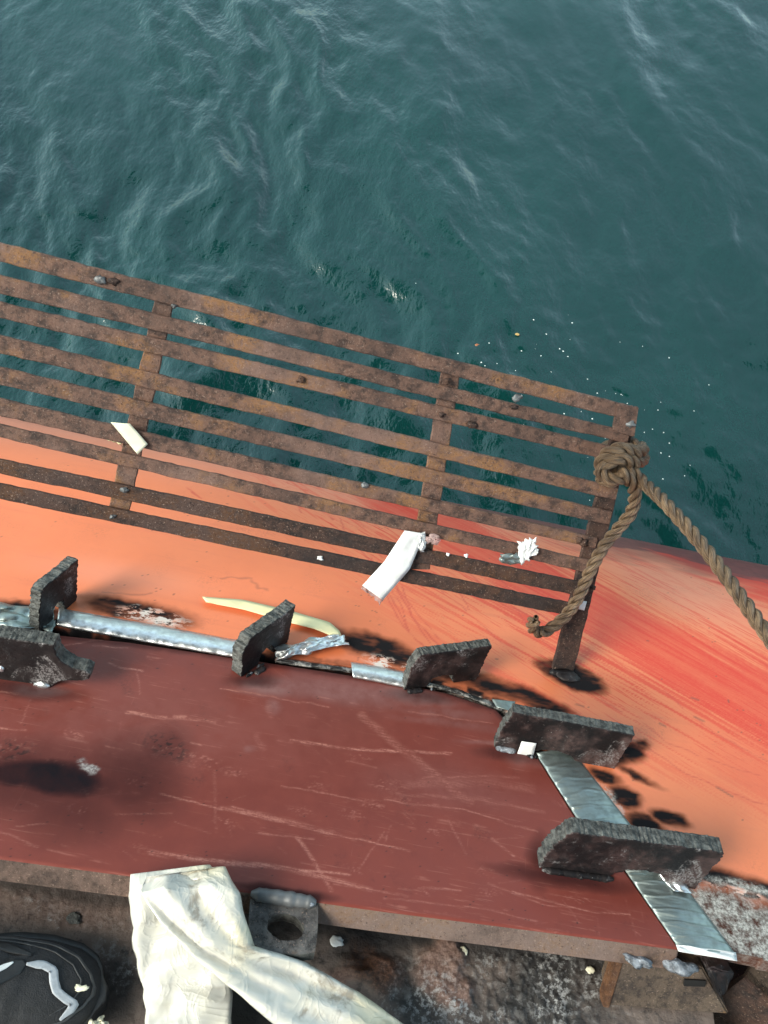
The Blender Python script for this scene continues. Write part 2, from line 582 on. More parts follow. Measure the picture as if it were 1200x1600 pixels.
# water
k = NT('harbour_water')
n1 = k.noise(9.0, 4, 0.55, stretch=((1.0, 0.45, 1.0), rad(30)))
n2 = k.noise(30.0, 3, 0.55, stretch=((1.0, 0.55, 1.0), rad(30)))
bm1 = k.bump(k.math('MULTIPLY', n1, k.ramp(k.at('gust'), 0, 1, .4, 1.0)), 0.42, 0.03)
bm2 = k.bump(k.math('MULTIPLY', n2, k.ramp(k.at('gust'), 0, 1, .3, 1.0)), 0.6, 0.012, bm1)
big = k.noise(0.35, 3, 0.5)
col = k.mix(k.ramp(big, 0.35, 0.65), (0.0022, 0.027, 0.0255), (0.0032, 0.035, 0.032))
MAT_WATER = k.set(col, 0.05, 0.0, bm2, IOR=1.45, Specular_IOR_Level=0.8)

MAT_RUST = mat_rust('rusty_flat_bar')
MAT_RUST_DK = mat_rust('rusty_flat_bar_sooty', (0.018, 0.012, 0.011), (0.062, 0.033, 0.025), (0.1, 0.045, 0.022), 0.35)
MAT_BURNT = mat_burnt('burnt_steel')
MAT_BURNT_DK = mat_burnt('blackened_steel', (0.035, 0.027, 0.027))
MAT_CUT = mat_cut('flame_cut_steel')
MAT_STEEL = mat_plain('blued_bare_steel', (0.135, 0.138, 0.142), 0.5, 0.3, 30, 0.15, 0.35)
MAT_WELD = mat_plain('weld_metal', (0.34, 0.355, 0.39), 0.4, 0.5, 140, 0.9, 0.85)
MAT_FOIL = mat_foil('aluminium_foil_tape')
MAT_FOIL_DULL = mat_foil('dull_foil_tape', (0.36, 0.41, 0.395), 14, 0.5)
MAT_WHITE = mat_plain('white_tape', (0.8, 0.8, 0.79), 0.5, 0.05, 30, 0.2)
MAT_CLEAR = mat_plain('cloudy_adhesive_film', (0.55, 0.38, 0.36), 0.3, 0.2, 60, 0.3, Alpha=0.55)
MAT_YELLOW = mat_plain('pale_yellow_strip', (0.82, 0.73, 0.42), 0.5, 0.1, 25, 0.15)
MAT_CREAM = mat_plain('cream_strip', (0.80, 0.76, 0.58), 0.5, 0.1, 25, 0.15)

# ------------------------------------------------------------------ plate outline in hull coordinates
SEAM_PX = [(-330, 940), (-150, 962), (0, 983), (200, 1003), (420, 1035), (620, 1066), (700, 1083), (775, 1108), (838, 1178), (905, 1285), (978, 1362), (1064, 1484)]
SEAM = np.array([uv_of(*p) for p in SEAM_PX])
EDGE_PX = [(-330, 1302), (0, 1342), (200, 1368), (400, 1396), (600, 1424), (850, 1456), (1064, 1484)]
EDGE = np.array([uv_of(*p) for p in EDGE_PX])
def seam_v(u):
    return np.interp(u, SEAM[:, 0], SEAM[:, 1])
def edge_v(u):
    return np.interp(u, EDGE[:, 0], EDGE[:, 1])

def seam_dist(u, v):
    m = np.full(u.shape, 1e9)
    for (x0, y0), (x1, y1) in zip(SEAM[:-1], SEAM[1:]):
        dx, dy = x1 - x0, y1 - y0
        t = np.clip(((u - x0) * dx + (v - y0) * dy) / (dx * dx + dy * dy), 0, 1)
        m = np.minimum(m, np.hypot(u - x0 - t * dx, v - y0 - t * dy))
    ins = (v < seam_v(u)) & (u < SEAM[-1, 0])
    return np.where(ins, -m, m)

# ------------------------------------------------------------------ ship: hull shell, inner deck, added bow flare
ship = thing('ship_hull', (0.3, 0.6, -0.1), 'bright orange ship hull curving down to the dark green water', 'ship')

VB, RB = 0.60, 0.80
s_end = VB + RB * rad(78)
svals = np.concatenate([np.arange(-0.02, 0.75, 0.0022), np.arange(0.75, 1.16, 0.004), np.linspace(1.165, s_end, 14), s_end + np.linspace(0.1, 3.4, 12)])
uvals = np.concatenate([np.linspace(-3.5, -1.0, 10), np.arange(-0.96, 0.98, 0.0024), np.linspace(1.0, 3.5, 10)])
US, SS = np.meshgrid(uvals, svals)

def hull_pt(u, s, n):
    a = np.clip((s - VB) / RB, 0, rad(78))
    v = np.where(s < VB, s, VB + RB * np.sin(a))
    h = np.where(s < VB, 0, RB * (np.cos(a) - 1))
    ext = np.maximum(s - s_end, 0)
    v = v + ext * math.cos(rad(78))
    h = h - ext * math.sin(rad(78))
    nn_v, nn_n = np.sin(a), np.cos(a)
    v = v + nn_v * n
    h = h + nn_n * n
    return E0 + u[..., None] * XA + v[..., None] * VP + h[..., None] * NP

sdist = seam_dist(US, SS)
wob = 0.0025 * (fbm(US * 90, SS * 90, 3) - 0.5) * 2
groove = 1 - sst(0.009, 0.0145, sdist + wob)
lumps_ = (fbm(US * 160, SS * 160, 11) - 0.5) * 0.0022 * (1 - sst(0.012, 0.035, sdist))
warp = 0.004 * (fbm(US * 2.2, SS * 2.2, 5, 2) - 0.5)
nn = -0.022 * groove + lumps_ + warp * sst(0.0, 0.1, sdist)
HP = hull_pt(US, SS, nn)
PX, PY = pixels(HP.reshape(-1, 3))
PX, PY = PX.reshape(US.shape), PY.reshape(US.shape)

# masks, drawn as marks lying on the paint
jx = (fbm(US * 35, SS * 35, 21) - 0.5)
jy = (fbm(US * 35, SS * 35, 22) - 0.5)
jx2 = fbm(US * 110, SS * 110, 23, 3) - .5
jy2 = fbm(US * 110, SS * 110, 24, 3) - .5
QX, QY = PX + jx * 12 + jx2 * 6, PY + jy * 8 + jy2 * 4
soot = np.zeros_like(PX)
for cx, cy, rx, ry, ro, sf in [(195, 950, 66, 14, 10, .55), (250, 965, 50, 15, 8, .6), (165, 945, 34, 10, 10, .5), (590, 1012, 68, 20, 16, .5), (640, 1030, 60, 16, 14, .5),
                               (770, 1072, 80, 14, 20, .5), (840, 1096, 58, 14, 22, .45), (700, 1050, 60, 14, 14, .5),
                               (893, 1056, 60, 18, 22, .3), (868, 1044, 36, 13, 10, .35),
                               (985, 1176, 22, 15, 10, .5), (955, 1180, 30, 15, 15, .5), (1002, 1166, 14, 9, 0, .6), (945, 1213, 26, 10, 28, .5), (975, 1244, 30, 14, 30, .4),
                               (1048, 1279, 30, 11, 22, .4), (1010, 1288, 32, 15, 28, .4), (990, 1210, 40, 5, 25, .7),
                               (1130, 1376, 44, 16, 12, .5), (1185, 1392, 60, 17, 14, .45), (1250, 1402, 60, 17, 14, .45),
                               (40, 948, 50, 8, 6, .6)]:
    soot = np.maximum(soot, blob(QX, QY, cx, cy, rx, ry, ro, sf))
sn_ = fbm(PX * .02 + PY * .01, PY * .09 - PX * .02, 37, 4, .6)
soot = np.clip(soot * (.55 + .9 * sn_), 0, 1) ** .9
near = (1 - sst(0.018, 0.034, sdist + 0.014 * (fbm(US * 60, SS * 60, 31) - 0.5)))
soot = np.maximum(soot, near * (0.55 + 0.45 * sst(.35, .55, fbm(US * 40, SS * 40, 33))))
soot = np.maximum(soot, 1 - sst(.0125, .021, sdist + 0.006 * (fbm(US * 70, SS * 70, 35) - .5)))
soot = np.maximum(soot, 0.22 * blob(PX, PY, 610, 1010, 150, 50, 14, .9))
soot = np.maximum(soot, 0.25 * blob(PX, PY, 930, 1070, 110, 34, 20, .9))
soot = np.maximum(soot, np.maximum(blob(QX, QY, 1130, 1440, 75, 52, 20, .35), blob(QX, QY, 1210, 1475, 100, 66, 15, .35)) * .93)
ash = np.zeros_like(PX)
for cx, cy, rx, ry, ro in [(1130, 1435, 65, 44, 20), (1200, 1470, 70, 48, 15), (1085, 1410, 40, 24, 20), (1160, 1385, 60, 7, 14), (745, 1098, 60, 6, 14), (920, 1215, 28, 6, 55), (955, 1250, 28, 7, 50), (800, 1122, 30, 7, 20)]:
    ash = np.maximum(ash, blob(QX, QY, cx, cy, rx, ry, ro, .5))
flake = np.zeros_like(PX)
for cx, cy, rx, ry, ro in [(250, 966, 42, 13, 12), (215, 958, 30, 10, 12), (598, 1037, 30, 11, 12), (640, 1048, 20, 8, 14), (925, 1225, 30, 7, 48), (965, 1262, 26, 6, 48), (735, 1090, 26, 6, 18), (1150, 1392, 50, 5, 16)]:
    flake = np.maximum(flake, blob(QX, QY, cx, cy, rx, ry, ro, .4))
# brushed red streaks
def along(px, py, ang, ox=0, oy=0):
    c, s = math.cos(rad(ang)), math.sin(rad(ang))
    return (px - ox) * c + (py - oy) * s, -(px - ox) * s + (py - oy) * c
al, pe = along(PX, PY, 29, 900, 955)
curve = pe - 0.00004 * al * al
st = fbm(al * 0.004, curve * 0.24, 41, 4, .65)
st2 = sst(.34, .62, fbm(al * 0.0025, curve * 0.30, 45, 4, .7))
width = np.interp(al, [-420, -230, 60, 220, 340], [16, 32, 44, 62, 74])
bandc = np.interp(al, [-420, -230, 60, 220, 340], [-8, -8, -13, -18, -24])
prof = 1 - sst(0.75, 1.1, np.abs(curve - bandc) / width + (st - .5) * 1.5)
st6 = sst(.40, .56, fbm(al * 0.006, curve * 0.34, 47, 3, .7))
red = prof * (0.78 + .22 * st2) * (.8 + .2 * st6)
red = np.maximum(red, .8 * sst(.60, .66, fbm(al * 0.004, curve * 0.26, 49, 3, .7)) * blob(al, curve, 60, 20, 420, 130, 0, .5)) * sst(-460, -330, al)
red = np.maximum(red, (1 - sst(.5, 1.3, np.abs(curve - 70) / 55 + (st - .5) * 1.6)) * .45 * sst(150, 420, al))
al2, pe2 = along(PX, PY, 17, 1120, 880)
st3 = fbm(al2 * 0.006, pe2 * 0.14, 51, 4, .6)
red2 = (1 - sst(0.4, 1.3, np.abs(pe2) / np.interp(al2, [-150, 0, 150], [10, 32, 60]) + (st3 - .5) * 1.6)) * sst(-190, -90, al2)
red = np.maximum(red, red2)
al3, pe3 = along(PX, PY, 36, 560, 800)
st4 = fbm(al3 * 0.007, pe3 * 0.3, 57, 3, .6)
red = np.maximum(red, sst(.56, .68, st4) * blob(PX, PY, 590, 800, 190, 70, 18, .6) * .75)
red = np.clip(red, 0, 1)
streak = np.clip(blob(al, curve, 40, -5, 520, 150, 0, .45) * .9 + .6 * blob(PX, PY, 590, 800, 200, 70, 18, .6), 0, 1)
streak *= sst(0.03, 0.12, sdist)
drip = np.zeros_like(PX)
for i, (x0, y0, x1, y1, w_) in enumerate([(612, 905, 690, 1012, 2.6), (628, 915, 672, 1005, 2), (600, 925, 660, 1010, 2.2), (560, 800, 640, 985, 2), (575, 830, 690, 1000, 1.6),
                                          (700, 900, 790, 1010, 1.6), (660, 880, 735, 960, 1.6), (430, 735, 520, 810, 2.4), (440, 742, 470, 800, 2), (520, 790, 600, 900, 2), (285, 755, 315, 780, 2.5), (640, 985, 600, 905, 1.6),
                                          (690, 860, 900, 1000, 2), (760, 880, 880, 985, 2), (810, 960, 905, 1040, 1.5), (960, 1130, 1200, 1260, 1.2), (930, 1085, 1190, 1215, 1.2), (1040, 1080, 1200, 1190, 1.4)]):
    mx, my = (x0 + x1) / 2 + (y0 - y1) * .06, (y0 + y1) / 2 + (x1 - x0) * .06
    drip = np.maximum(drip, line(PX + jx * 8, PY + jy * 8, [(x0, y0), (mx, my), (x1, y1)], w_ * .9, 2.2) * .8)
drip *= sst(.28, .5, fbm(PX * .05, PY * .05, 61, 2))
# limb coordinate: lines of equal arc length run along the ship
pink_mix = sst(0.62, 0.98, SS + 0.10 * (fbm(US * 2.5, SS * 6, 71, 3) - .5)) * 0.85  # pinker mix growing towards the limb, then two loose patches
pink_mix = np.maximum(pink_mix, blob(PX, PY, 1060, 905, 150, 45, 27, .7) * .6)
pink_mix = np.maximum(pink_mix, .35 * blob(PX, PY, 180, 900, 120, 20, 8, .8))
al5, pe5 = along(PX, PY, 13, 1050, 865)
st5 = fbm(al5 * .008, pe5 * .1, 75, 4, .6)
dl_ = PY - (648 + 0.2 * PX) + 26 * (st5 - .5)
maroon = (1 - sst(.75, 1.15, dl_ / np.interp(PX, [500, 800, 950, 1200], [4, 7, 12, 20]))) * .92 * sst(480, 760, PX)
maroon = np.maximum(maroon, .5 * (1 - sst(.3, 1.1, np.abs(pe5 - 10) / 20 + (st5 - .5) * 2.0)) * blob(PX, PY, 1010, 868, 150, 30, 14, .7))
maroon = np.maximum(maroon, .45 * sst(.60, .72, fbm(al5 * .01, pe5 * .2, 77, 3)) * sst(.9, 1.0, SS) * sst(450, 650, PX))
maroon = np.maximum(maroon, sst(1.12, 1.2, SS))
speck = (vn(US * 420, SS * 420, 81) > 0.972) * (vn(US * 30, SS * 30, 83) > .55) * 0.8
speck = np.maximum(speck, .5 * line(PX + jx * 10, PY + jy * 10, [(160, 925), (240, 928)], 2, 3))
speck = np.maximum(speck, .5 * line(PX + jx * 20, PY + jy * 20, [(340, 905), (390, 903), (420, 925)], 2, 3))
for x0, y0, x1, y1 in [(1030, 1130, 1040, 1135), (1085, 1120, 1100, 1127), (1120, 1230, 1145, 1245), (985, 1155, 1010, 1165), (1080, 1090, 1092, 1094), (900, 1100, 912, 1104)]:
    speck = np.maximum(speck, line(PX, PY, [(x0, y0), (x1, y1)], 2.0, 2.5) * .8)

HV = HP.reshape(-1, 3)
HF = grid_faces(len(uvals), len(svals))
cu, cs = US.ravel()[HF].mean(1), SS.ravel()[HF].mean(1)
kill = (seam_dist(cu, cs) < -0.012)
kill |= (cs < np.interp(cu, [0.35, 0.43, 0.75, 3.5], [0.03, 0.045, 0.035, 0.0]))
kill |= (cu < SEAM[0, 0]) & (cs < SEAM[0, 1])
HF = HF[~kill]
nv0 = len(HV)
HV2, HF2, vs, nsk = boundary_skirt(HV, HF, -NP * 0.02)
me = raw_mesh('hull_shell', HV2, HF2)
def pad(a, extra):
    a = a.ravel()
    return np.concatenate([a, np.full(len(vs), extra) if extra is not None else a[vs], np.full(len(vs), extra) if extra is not None else a[vs]])
for nm, ar, ex in (('soot', soot, .9), ('ash', ash, .3), ('flake', flake, 0), ('red', red, 0), ('streak', streak, 0), ('drip', drip, 0), ('pink_mix', pink_mix, 0), ('maroon', maroon, 0), ('speck', speck, 0)):
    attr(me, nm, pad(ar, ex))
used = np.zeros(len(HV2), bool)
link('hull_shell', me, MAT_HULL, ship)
bmx = bmesh.new(); bmx.from_mesh(me)
bmesh.ops.delete(bmx, geom=[v for v in bmx.verts if not v.link_faces], context='VERTS')
bmx.to_mesh(me); bmx.free()

# inner deck, seen through the cut opening
DO = E0 + NP * 0 + np.array([0, 0, -0.085])
DT = rad(17)
DN = np.array([0, math.sin(DT), math.cos(DT)])
DV = np.array([0, math.cos(DT), -math.sin(DT)])
du_ = np.concatenate([np.linspace(-2.2, -0.62, 24), np.arange(-0.6, 0.72, 0.002), np.linspace(0.74, 2.2, 24)])
dv_ = np.concatenate([np.linspace(-1.6, -0.26, 24), np.arange(-0.25, 0.09, 0.002), np.linspace(0.1, 0.2, 8)])
DU, DVV = np.meshgrid(du_, dv_)
flatD = DO + DU[..., None] * XA + DVV[..., None] * DV
DX, DY = pixels(flatD.reshape(-1, 3))
DX, DY = DX.reshape(DU.shape), DY.reshape(DU.shape)
m1x, m1y = DX + 30 * (fbm(DU * 40, DVV * 40, 101) - .5), DY + 30 * (fbm(DU * 40, DVV * 40, 102) - .5)
mound1 = blob(m1x, m1y, 690, 1512, 40, 42, 0, .3)
mound1 = np.maximum(mound1, blob(m1x, m1y, 715, 1552, 30, 26, 0, .3))
mound2 = blob(m1x, m1y, 590, 1520, 42, 26, 15, .4)
mound3 = blob(m1x, m1y, 545, 1528, 30, 10, 0, .5)
fl = fbm(DU * 130, DVV * 130, 105, 4, .6)
nd = 0.004 * (fbm(DU * 12, DVV * 12, 103) - .5) + 0.0022 * (fl - .5) + 0.007 * mound1 + 0.009 * mound2 + .003 * mound3
nd = nd - 0.006 * blob(m1x, m1y, 575, 1505, 14, 12, 30, .5)
whiteD = np.clip(blob(m1x, m1y, 800, 1570, 170, 62, 8, .6) + .7 * blob(m1x, m1y, 905, 1510, 90, 40, 0, .6) + .35 * blob(m1x, m1y, 170, 1510, 40, 40, 0, .5) + .25 * blob(m1x, m1y, 120, 1430, 120, 16, 12, .6), 0, 1)
whiteD = np.maximum(whiteD, line(m1x, m1y, [(0, 1392), (60, 1420), (95, 1445)], 5, 6) * .9)
whiteD = np.maximum(whiteD, blob(m1x, m1y, 205, 1515, 14, 9, 0, .4))
nd = nd + 0.0016 * whiteD * sst(.5, .6, fl)
blackD = np.clip(blob(m1x, m1y, 560, 1440, 120, 36, 8, .6) * .9 + blob(m1x, m1y, 830, 1488, 190, 24, 7, .6) * .85 + blob(m1x, m1y, 170, 1560, 50, 60, 0, .5) * .8 + blob(m1x, m1y, 90, 1390, 200, 18, 8, .6) * .7, 0, 1)  # soot black; the blob by the shoe toe paints its shadow
brownD = np.maximum(mound1, .8 * mound3)
brownD = np.maximum(brownD, .55 * blob(m1x, m1y, 100, 1420, 130, 30, 8, .7))
orangeD = np.maximum(mound2 * .9, .7 * blob(m1x, m1y, 572, 1480, 16, 18, 0, .5))
DP = flatD + nd[..., None] * DN
DF = grid_faces(len(du_), len(dv_))
ddx = DX.ravel()[DF].mean(1)
hole = (DU.ravel()[DF].mean(1) > 0.475) & (DU.ravel()[DF].mean(1) < 1.2) & (DVV.ravel()[DF].mean(1) > -0.14) 
me = raw_mesh('inner_deck', DP.reshape(-1, 3), DF[~hole])
for nm, ar in (('white', whiteD), ('black', blackD * (1 - mound1) * (1 - mound2)), ('brown', brownD), ('orange', orangeD)):
    attr(me, nm, ar)
dk = link('inner_deck', me, MAT_DECK, ship)
dk['label'] = 'rusty scorched steel surface in front of the red brown plate'

# supposed bow overhang, unseen: added and shaped so the water mirrors a dark underside
k = NT('dark_added_flare')
MAT_FLARE = k.set(k.mix(k.noise(0.6, 4), (0.012, 0.016, 0.02), (0.02, 0.025, 0.03)), 0.5)
fx = np.linspace(-1, 1, 40)
ft = np.linspace(0, 1, 24)
FX, FT = np.meshgrid(fx, ft)
FYY = -1.9 + 12.5 * FT ** 3.0 - (2.0 + 2.0 * FT) * np.abs(FX) ** 2.2
FZZ = -0.3 + 10.8 * FT
FX = FX * (1.4 + 4.0 * FT ** 1.7)
me = raw_mesh('added_bow_flare', np.stack([FX, FYY, FZZ], -1).reshape(-1, 3), grid_faces(40, 24))
link('added_bow_flare', me, MAT_FLARE, ship)

# ------------------------------------------------------------------ water
WZ = -3.0
def graded(lo, hi, step, far, grow=1.18):
    a = list(np.arange(lo, hi, step))
    x, s = hi, step
    up = []
    while x < far:
        up.append(x); s *= grow; x += s
    up.append(far)
    x, s = lo - step, step
    dn = []
    while x > -far:
        dn.append(x); s *= grow; x -= s
    dn.append(-far)
    return np.array(dn[::-1] + a + up)
wx = graded(-5.5, 6.5, 0.024, 3000)
wy = graded(1.6, 11.0, 0.024, 3000)
WX, WY = np.meshgrid(wx, wy)
ca, sa = math.cos(rad(-70)), math.sin(rad(-70))
A_ = WX * ca + WY * sa          # along the crests
B_ = -WX * sa + WY * ca         # across
A2 = A_ + 0.5 * (fbm(WX * .7, WY * .7, 201, 3) - .5)
B2 = B_ + 0.7 * (fbm(WX * .6, WY * .6, 203, 3) - .5)
def ridge(x, y, seed, o=3):
    return 1 - np.abs(2 * fbm(x, y, seed, o) - 1) * 2
gust = sst(0.9, -1.6, WX + 0.35 * (WY - 4) + 1.6 * (fbm(WX / 1.6, WY / 3.0, 241, 2) - .5))
patch = sst(.40, .62, fbm(B2 / 1.0, A2 / 3.5, 231, 2)) * (.35 + .65 * gust) + .35 * gust
hw = 0.20 * (fbm(B2 / 1.3, A2 / 4.5, 211, 2) - .5)
hw += 0.045 * (fbm(B2 / 0.50, A2 / 1.4, 213, 2) - .5)
hw += (0.003 + 0.017 * patch) * ridge(B2 / 0.28, A2 / 0.8, 217, 2)
hw += (0.010 + 0.028 * patch) * (fbm(B2 / 0.15, A2 / 0.32, 219, 2) - .5)
hw += (0.003 + .006 * patch) * (fbm(B2 / 0.06, A2 / 0.11, 225, 2) - .5)
hw += 0.014 * sst(5.0, 3.0, WY) * (fbm(WX / 0.11, WY / 0.08, 223, 2) - .5)
fade = np.exp(-(np.maximum(np.hypot(WX, WY - 5) - 9, 0) / 40.0))
hw = hw * fade
me = raw_mesh('water', np.stack([WX, WY, WZ + hw], -1).reshape(-1, 3), grid_faces(len(wx), len(wy)))
attr(me, 'gust', np.clip(patch, 0, 1))
wob_ = link('water', me, MAT_WATER, origin=(0, 0, WZ))
wob_['kind'] = 'structure'
wob_['label'] = 'dark teal rippled harbour water below the hull'

# ------------------------------------------------------------------ red brown insert plate
nu, nv = 640, 240
tu = np.linspace(SEAM[0, 0], SEAM[-1, 0] - 0.002, nu)
tv = np.linspace(0, 1, nv)
U, Tt = np.meshgrid(tu, tv)
Vv = edge_v(U) + (seam_v(U) - edge_v(U)) * Tt
e_d = np.minimum(seam_dist(U, Vv) * -1, (Vv - edge_v(U)))
roundn = -0.0012 * (1 - sst(0, 0.0025, e_d))
PP = plate_pt(0, 0) + U[..., None] * XA + Vv[..., None] * VP + (roundn + 0.0005 * (fbm(U * 5, Vv * 5, 301) - .5))[..., None] * NP
PX, PY = pixels(PP.reshape(-1, 3))
PX, PY = PX.reshape(U.shape), PY.reshape(U.shape)
jx = (fbm(U * 40, Vv * 40, 311) - .5)
jy = (fbm(U * 40, Vv * 40, 312) - .5)
QX, QY = PX + 10 * jx, PY + 10 * jy
scr = np.zeros_like(PX)
S_LINES = [([(455, 1157), (480, 1160), (560, 1171), (705, 1177)], 4, .8), ([(345, 1075), (420, 1088), (512, 1105)], 2.2, .7), ([(200, 1114), (258, 1121)], 5, .9), ([(272, 1120), (290, 1122)], 4, .9), ([(296, 1124), (335, 1128)], 4, .5),
           ([(168, 1038), (225, 1049)], 2.4, .9), ([(250, 1240), (420, 1281), (640, 1330)], 2.0, .8), ([(345, 1262), (430, 1278), (520, 1300)], 7, .55), ([(360, 1262), (470, 1290)], 4, .6),
           ([(235, 1332), (330, 1345), (450, 1356), (580, 1392)], 7, .65), ([(300, 1340), (420, 1352), (545, 1368)], 4, .8), ([(465, 1308), (490, 1345), (516, 1392)], 5, .7), ([(405, 1301), (490, 1310)], 2, .6),
           ([(565, 1118), (640, 1180), (735, 1255)], 12, .28), ([(585, 1135), (700, 1222)], 4, .4), ([(600, 1150), (720, 1240)], 2, .5), ([(440, 1228), (540, 1245), (600, 1260)], 2, .5),
           ([(600, 1250), (720, 1265), (840, 1300)], 2, .6), ([(620, 1240), (760, 1250), (850, 1270)], 5, .25), ([(640, 1225), (760, 1222), (830, 1232)], 12, .22), ([(660, 1215), (740, 1212), (810, 1215)], 3, .35),
           ([(640, 1110), (740, 1128), (770, 1130)], 2, .4), ([(540, 1190), (590, 1200)], 2, .4), ([(300, 1160), (315, 1163)], 3, .6), ([(0, 1138), (40, 1141)], 3, .7), ([(0, 1082), (30, 1084)], 3, .7),
           ([(100, 1008), (160, 999)], 2, .6), ([(145, 1008), (200, 1013)], 2, .6), ([(215, 1050), (218, 1085)], 2.2, .4), ([(33, 1130), (48, 1092)], 2, .4), ([(25, 1292), (70, 1288)], 2, .5), ([(180, 1272), (270, 1271)], 2, .4),
           ([(800, 1392), (870, 1410), (930, 1425), (985, 1428)], 2.2, .7), ([(760, 1380), (850, 1412), (900, 1418)], 1.8, .5), ([(600, 1405), (760, 1420), (840, 1440)], 2.2, .4), ([(880, 1405), (905, 1440)], 1.8, .3),
           ([(560, 1360), (600, 1300)], 2, .4), ([(600, 1320), (610, 1290)], 2, .4), ([(700, 1280), (730, 1335)], 2.4, .35), ([(660, 1385), (720, 1392)], 3, .5), ([(520, 1382), (640, 1402)], 3, .35), ([(770, 1310), (802, 1338)], 4, .5),
           ([(335, 1205), (338, 1300)], 4, .2), ([(400, 1150), (412, 1172)], 8, .18), ([(420, 1105), (424, 1120)], 9, .2), ([(0, 1300), (60, 1322)], 2.4, .4), ([(235, 1120), (330, 1128)], 2, .35)]
for pts, w_, a_ in S_LINES:
    scr = np.maximum(scr, min(1, 1.25 * a_) * line(PX + jx * 6, PY + jy * 6, pts, w_, max(1.8, w_ * .6)))
rng = np.random.default_rng(5)
for i in range(230):
    x0, y0 = rng.uniform(0, 1040), rng.uniform(1010, 1470)
    ang = rad(rng.normal(14, 14) if rng.random() < .8 else rng.uniform(0, 180))
    L = rng.exponential(26) + 5
    x1, y1 = x0 + L * math.cos(ang), y0 + L * math.sin(ang)
    a_ = rng.uniform(.1, .42) * (1.2 if y0 > 1260 else .6)
    sel = (PX > min(x0, x1) - 6) & (PX < max(x0, x1) + 6) & (PY > min(y0, y1) - 6) & (PY < max(y0, y1) + 6)
    if sel.any():
        scr[sel] = np.maximum(scr[sel], a_ * line(PX[sel] + jx[sel] * 5, PY[sel] + jy[sel] * 5, [(x0, y0), (x1, y1)], rng.uniform(.7, 1.8), 1.8))
for i in range(34):   # scuffed patches of chips
    cx, cy = rng.uniform(0, 1000), rng.uniform(1130, 1460)
    sel = (np.abs(PX - cx) < 24) & (np.abs(PY - cy) < 14)
    if sel.any():
        ch = sst(.58, .66, fbm(U[sel] * 330, Vv[sel] * 500, 400 + i, 3, .6)) * blob(PX[sel], PY[sel], cx, cy, 18, 7, 12, .6)
        scr[sel] = np.maximum(scr[sel], ch * rng.uniform(.3, .8))
soot = np.zeros_like(PX)
for cx, cy, rx, ry, ro, sf, am in [(92, 1217, 74, 28, 8, .45, 1.0), (30, 1208, 60, 20, 0, .5, .9), (60, 1222, 115, 46, 4, .8, .4), (205, 1218, 60, 46, 15, .8, .42), (150, 1228, 60, 22, 0, .8, .5), (215, 1215, 50, 45, 20, .85, .45), (20, 1200, 60, 25, 0, .8, .5), (110, 1260, 70, 40, 0, .9, .35), (245, 1180, 40, 26, -30, .9, .35),
                                   (40, 1078, 60, 10, 6, .8, .5), (880, 1372, 80, 10, 9, .8, .6), (800, 1180, 40, 9, 8, .8, .4), (160, 985, 90, 10, 9, .8, .45), (395, 1062, 30, 9, 0, .8, .5), (440, 1395, 60, 8, 8, .7, .8), (660, 1088, 40, 8, 4, .8, .4), (845, 1345, 16, 30, 0, .8, .5)]:
    soot = np.maximum(soot, am * blob(QX, QY, cx, cy, rx, ry, ro, sf))
soot = soot ** .5
soot = np.maximum(soot, .55 * (1 - sst(0.003, 0.013, -seam_dist(U, Vv) + .006 * (fbm(U * 50, Vv * 50, 317) - .5))) * (U < 0.23))
chalk_sheen = np.zeros_like(PX)
for cx, cy, rx, ry, ro, am in [(420, 1072, 46, 14, 0, .8), (650, 1090, 60, 12, 8, .75), (530, 1080, 110, 16, 8, .45), (690, 1112, 60, 10, 8, .4), (60, 1078, 40, 9, 0, .9), (700, 1130, 70, 6, 8, .3), (790, 1158, 60, 4, 0, .5), (390, 1170, 10, 8, 0, .4), (428, 1105, 12, 10, 60, .5), (845, 1190, 30, 10, 0, .3), (815, 1185, 20, 12, 0, .35), (200, 1130, 260, 60, 5, .14), (700, 1230, 110, 30, 8, .15)]:
    chalk_sheen = np.maximum(chalk_sheen, .7 * am * blob(QX, QY, cx, cy, rx, ry, ro, .8))  # grey heat marks; the broad upper-left patch is painted sheen
bare = blob(PX + 30 * jx, PY + 26 * jy, 141, 1197, 15, 8, 10, .4) * sst(.35, .5, fbm(U * 200, Vv * 200, 331))
grit = (vn(U * 500, Vv * 500, 341) > .975) * (vn(U * 25, Vv * 25, 343) > .5) * .8
gp = sst(.55, .65, fbm(U * 220, Vv * 220, 347, 3, .6))
grit = np.maximum(grit, gp * np.maximum(blob(QX, QY, 262, 1165, 34, 16, 25, .6), blob(QX, QY, 20, 1172, 30, 14, 0, .5)) * .8)
scr = np.maximum(scr, sst(.58, .66, fbm(U * 260, Vv * 260, 351, 3, .6)) * np.maximum(blob(QX, QY, 20, 1168, 34, 18, 0, .5), blob(QX, QY, 280, 1180, 60, 12, 15, .5)) * .7)
PV = PP.reshape(-1, 3)
PF = grid_faces(nu, nv)
PV2, PF2, vs, nsk = boundary_skirt(PV, PF, -NP * 0.022 - VP * 0.010)
mi = np.concatenate([np.zeros(len(PF)), np.ones(nsk)]).astype(np.int32)
plate = thing('steel_plate', tuple(plate_pt(0, 0.15, -0.02)), 'large scratched red brown steel plate set into the orange hull', 'steel plate')
me = raw_mesh('plate_face', PV2, PF2, mi)
for nm, ar in (('scratch', scr), ('soot', soot), ('chalk_sheen', chalk_sheen), ('bare', bare), ('grit', grit)):
    attr(me, nm, np.concatenate([ar.ravel(), np.zeros(2 * len(vs))]))
link('plate_face', me, [MAT_PLATE, MAT_PLATE_EDGE], plate)

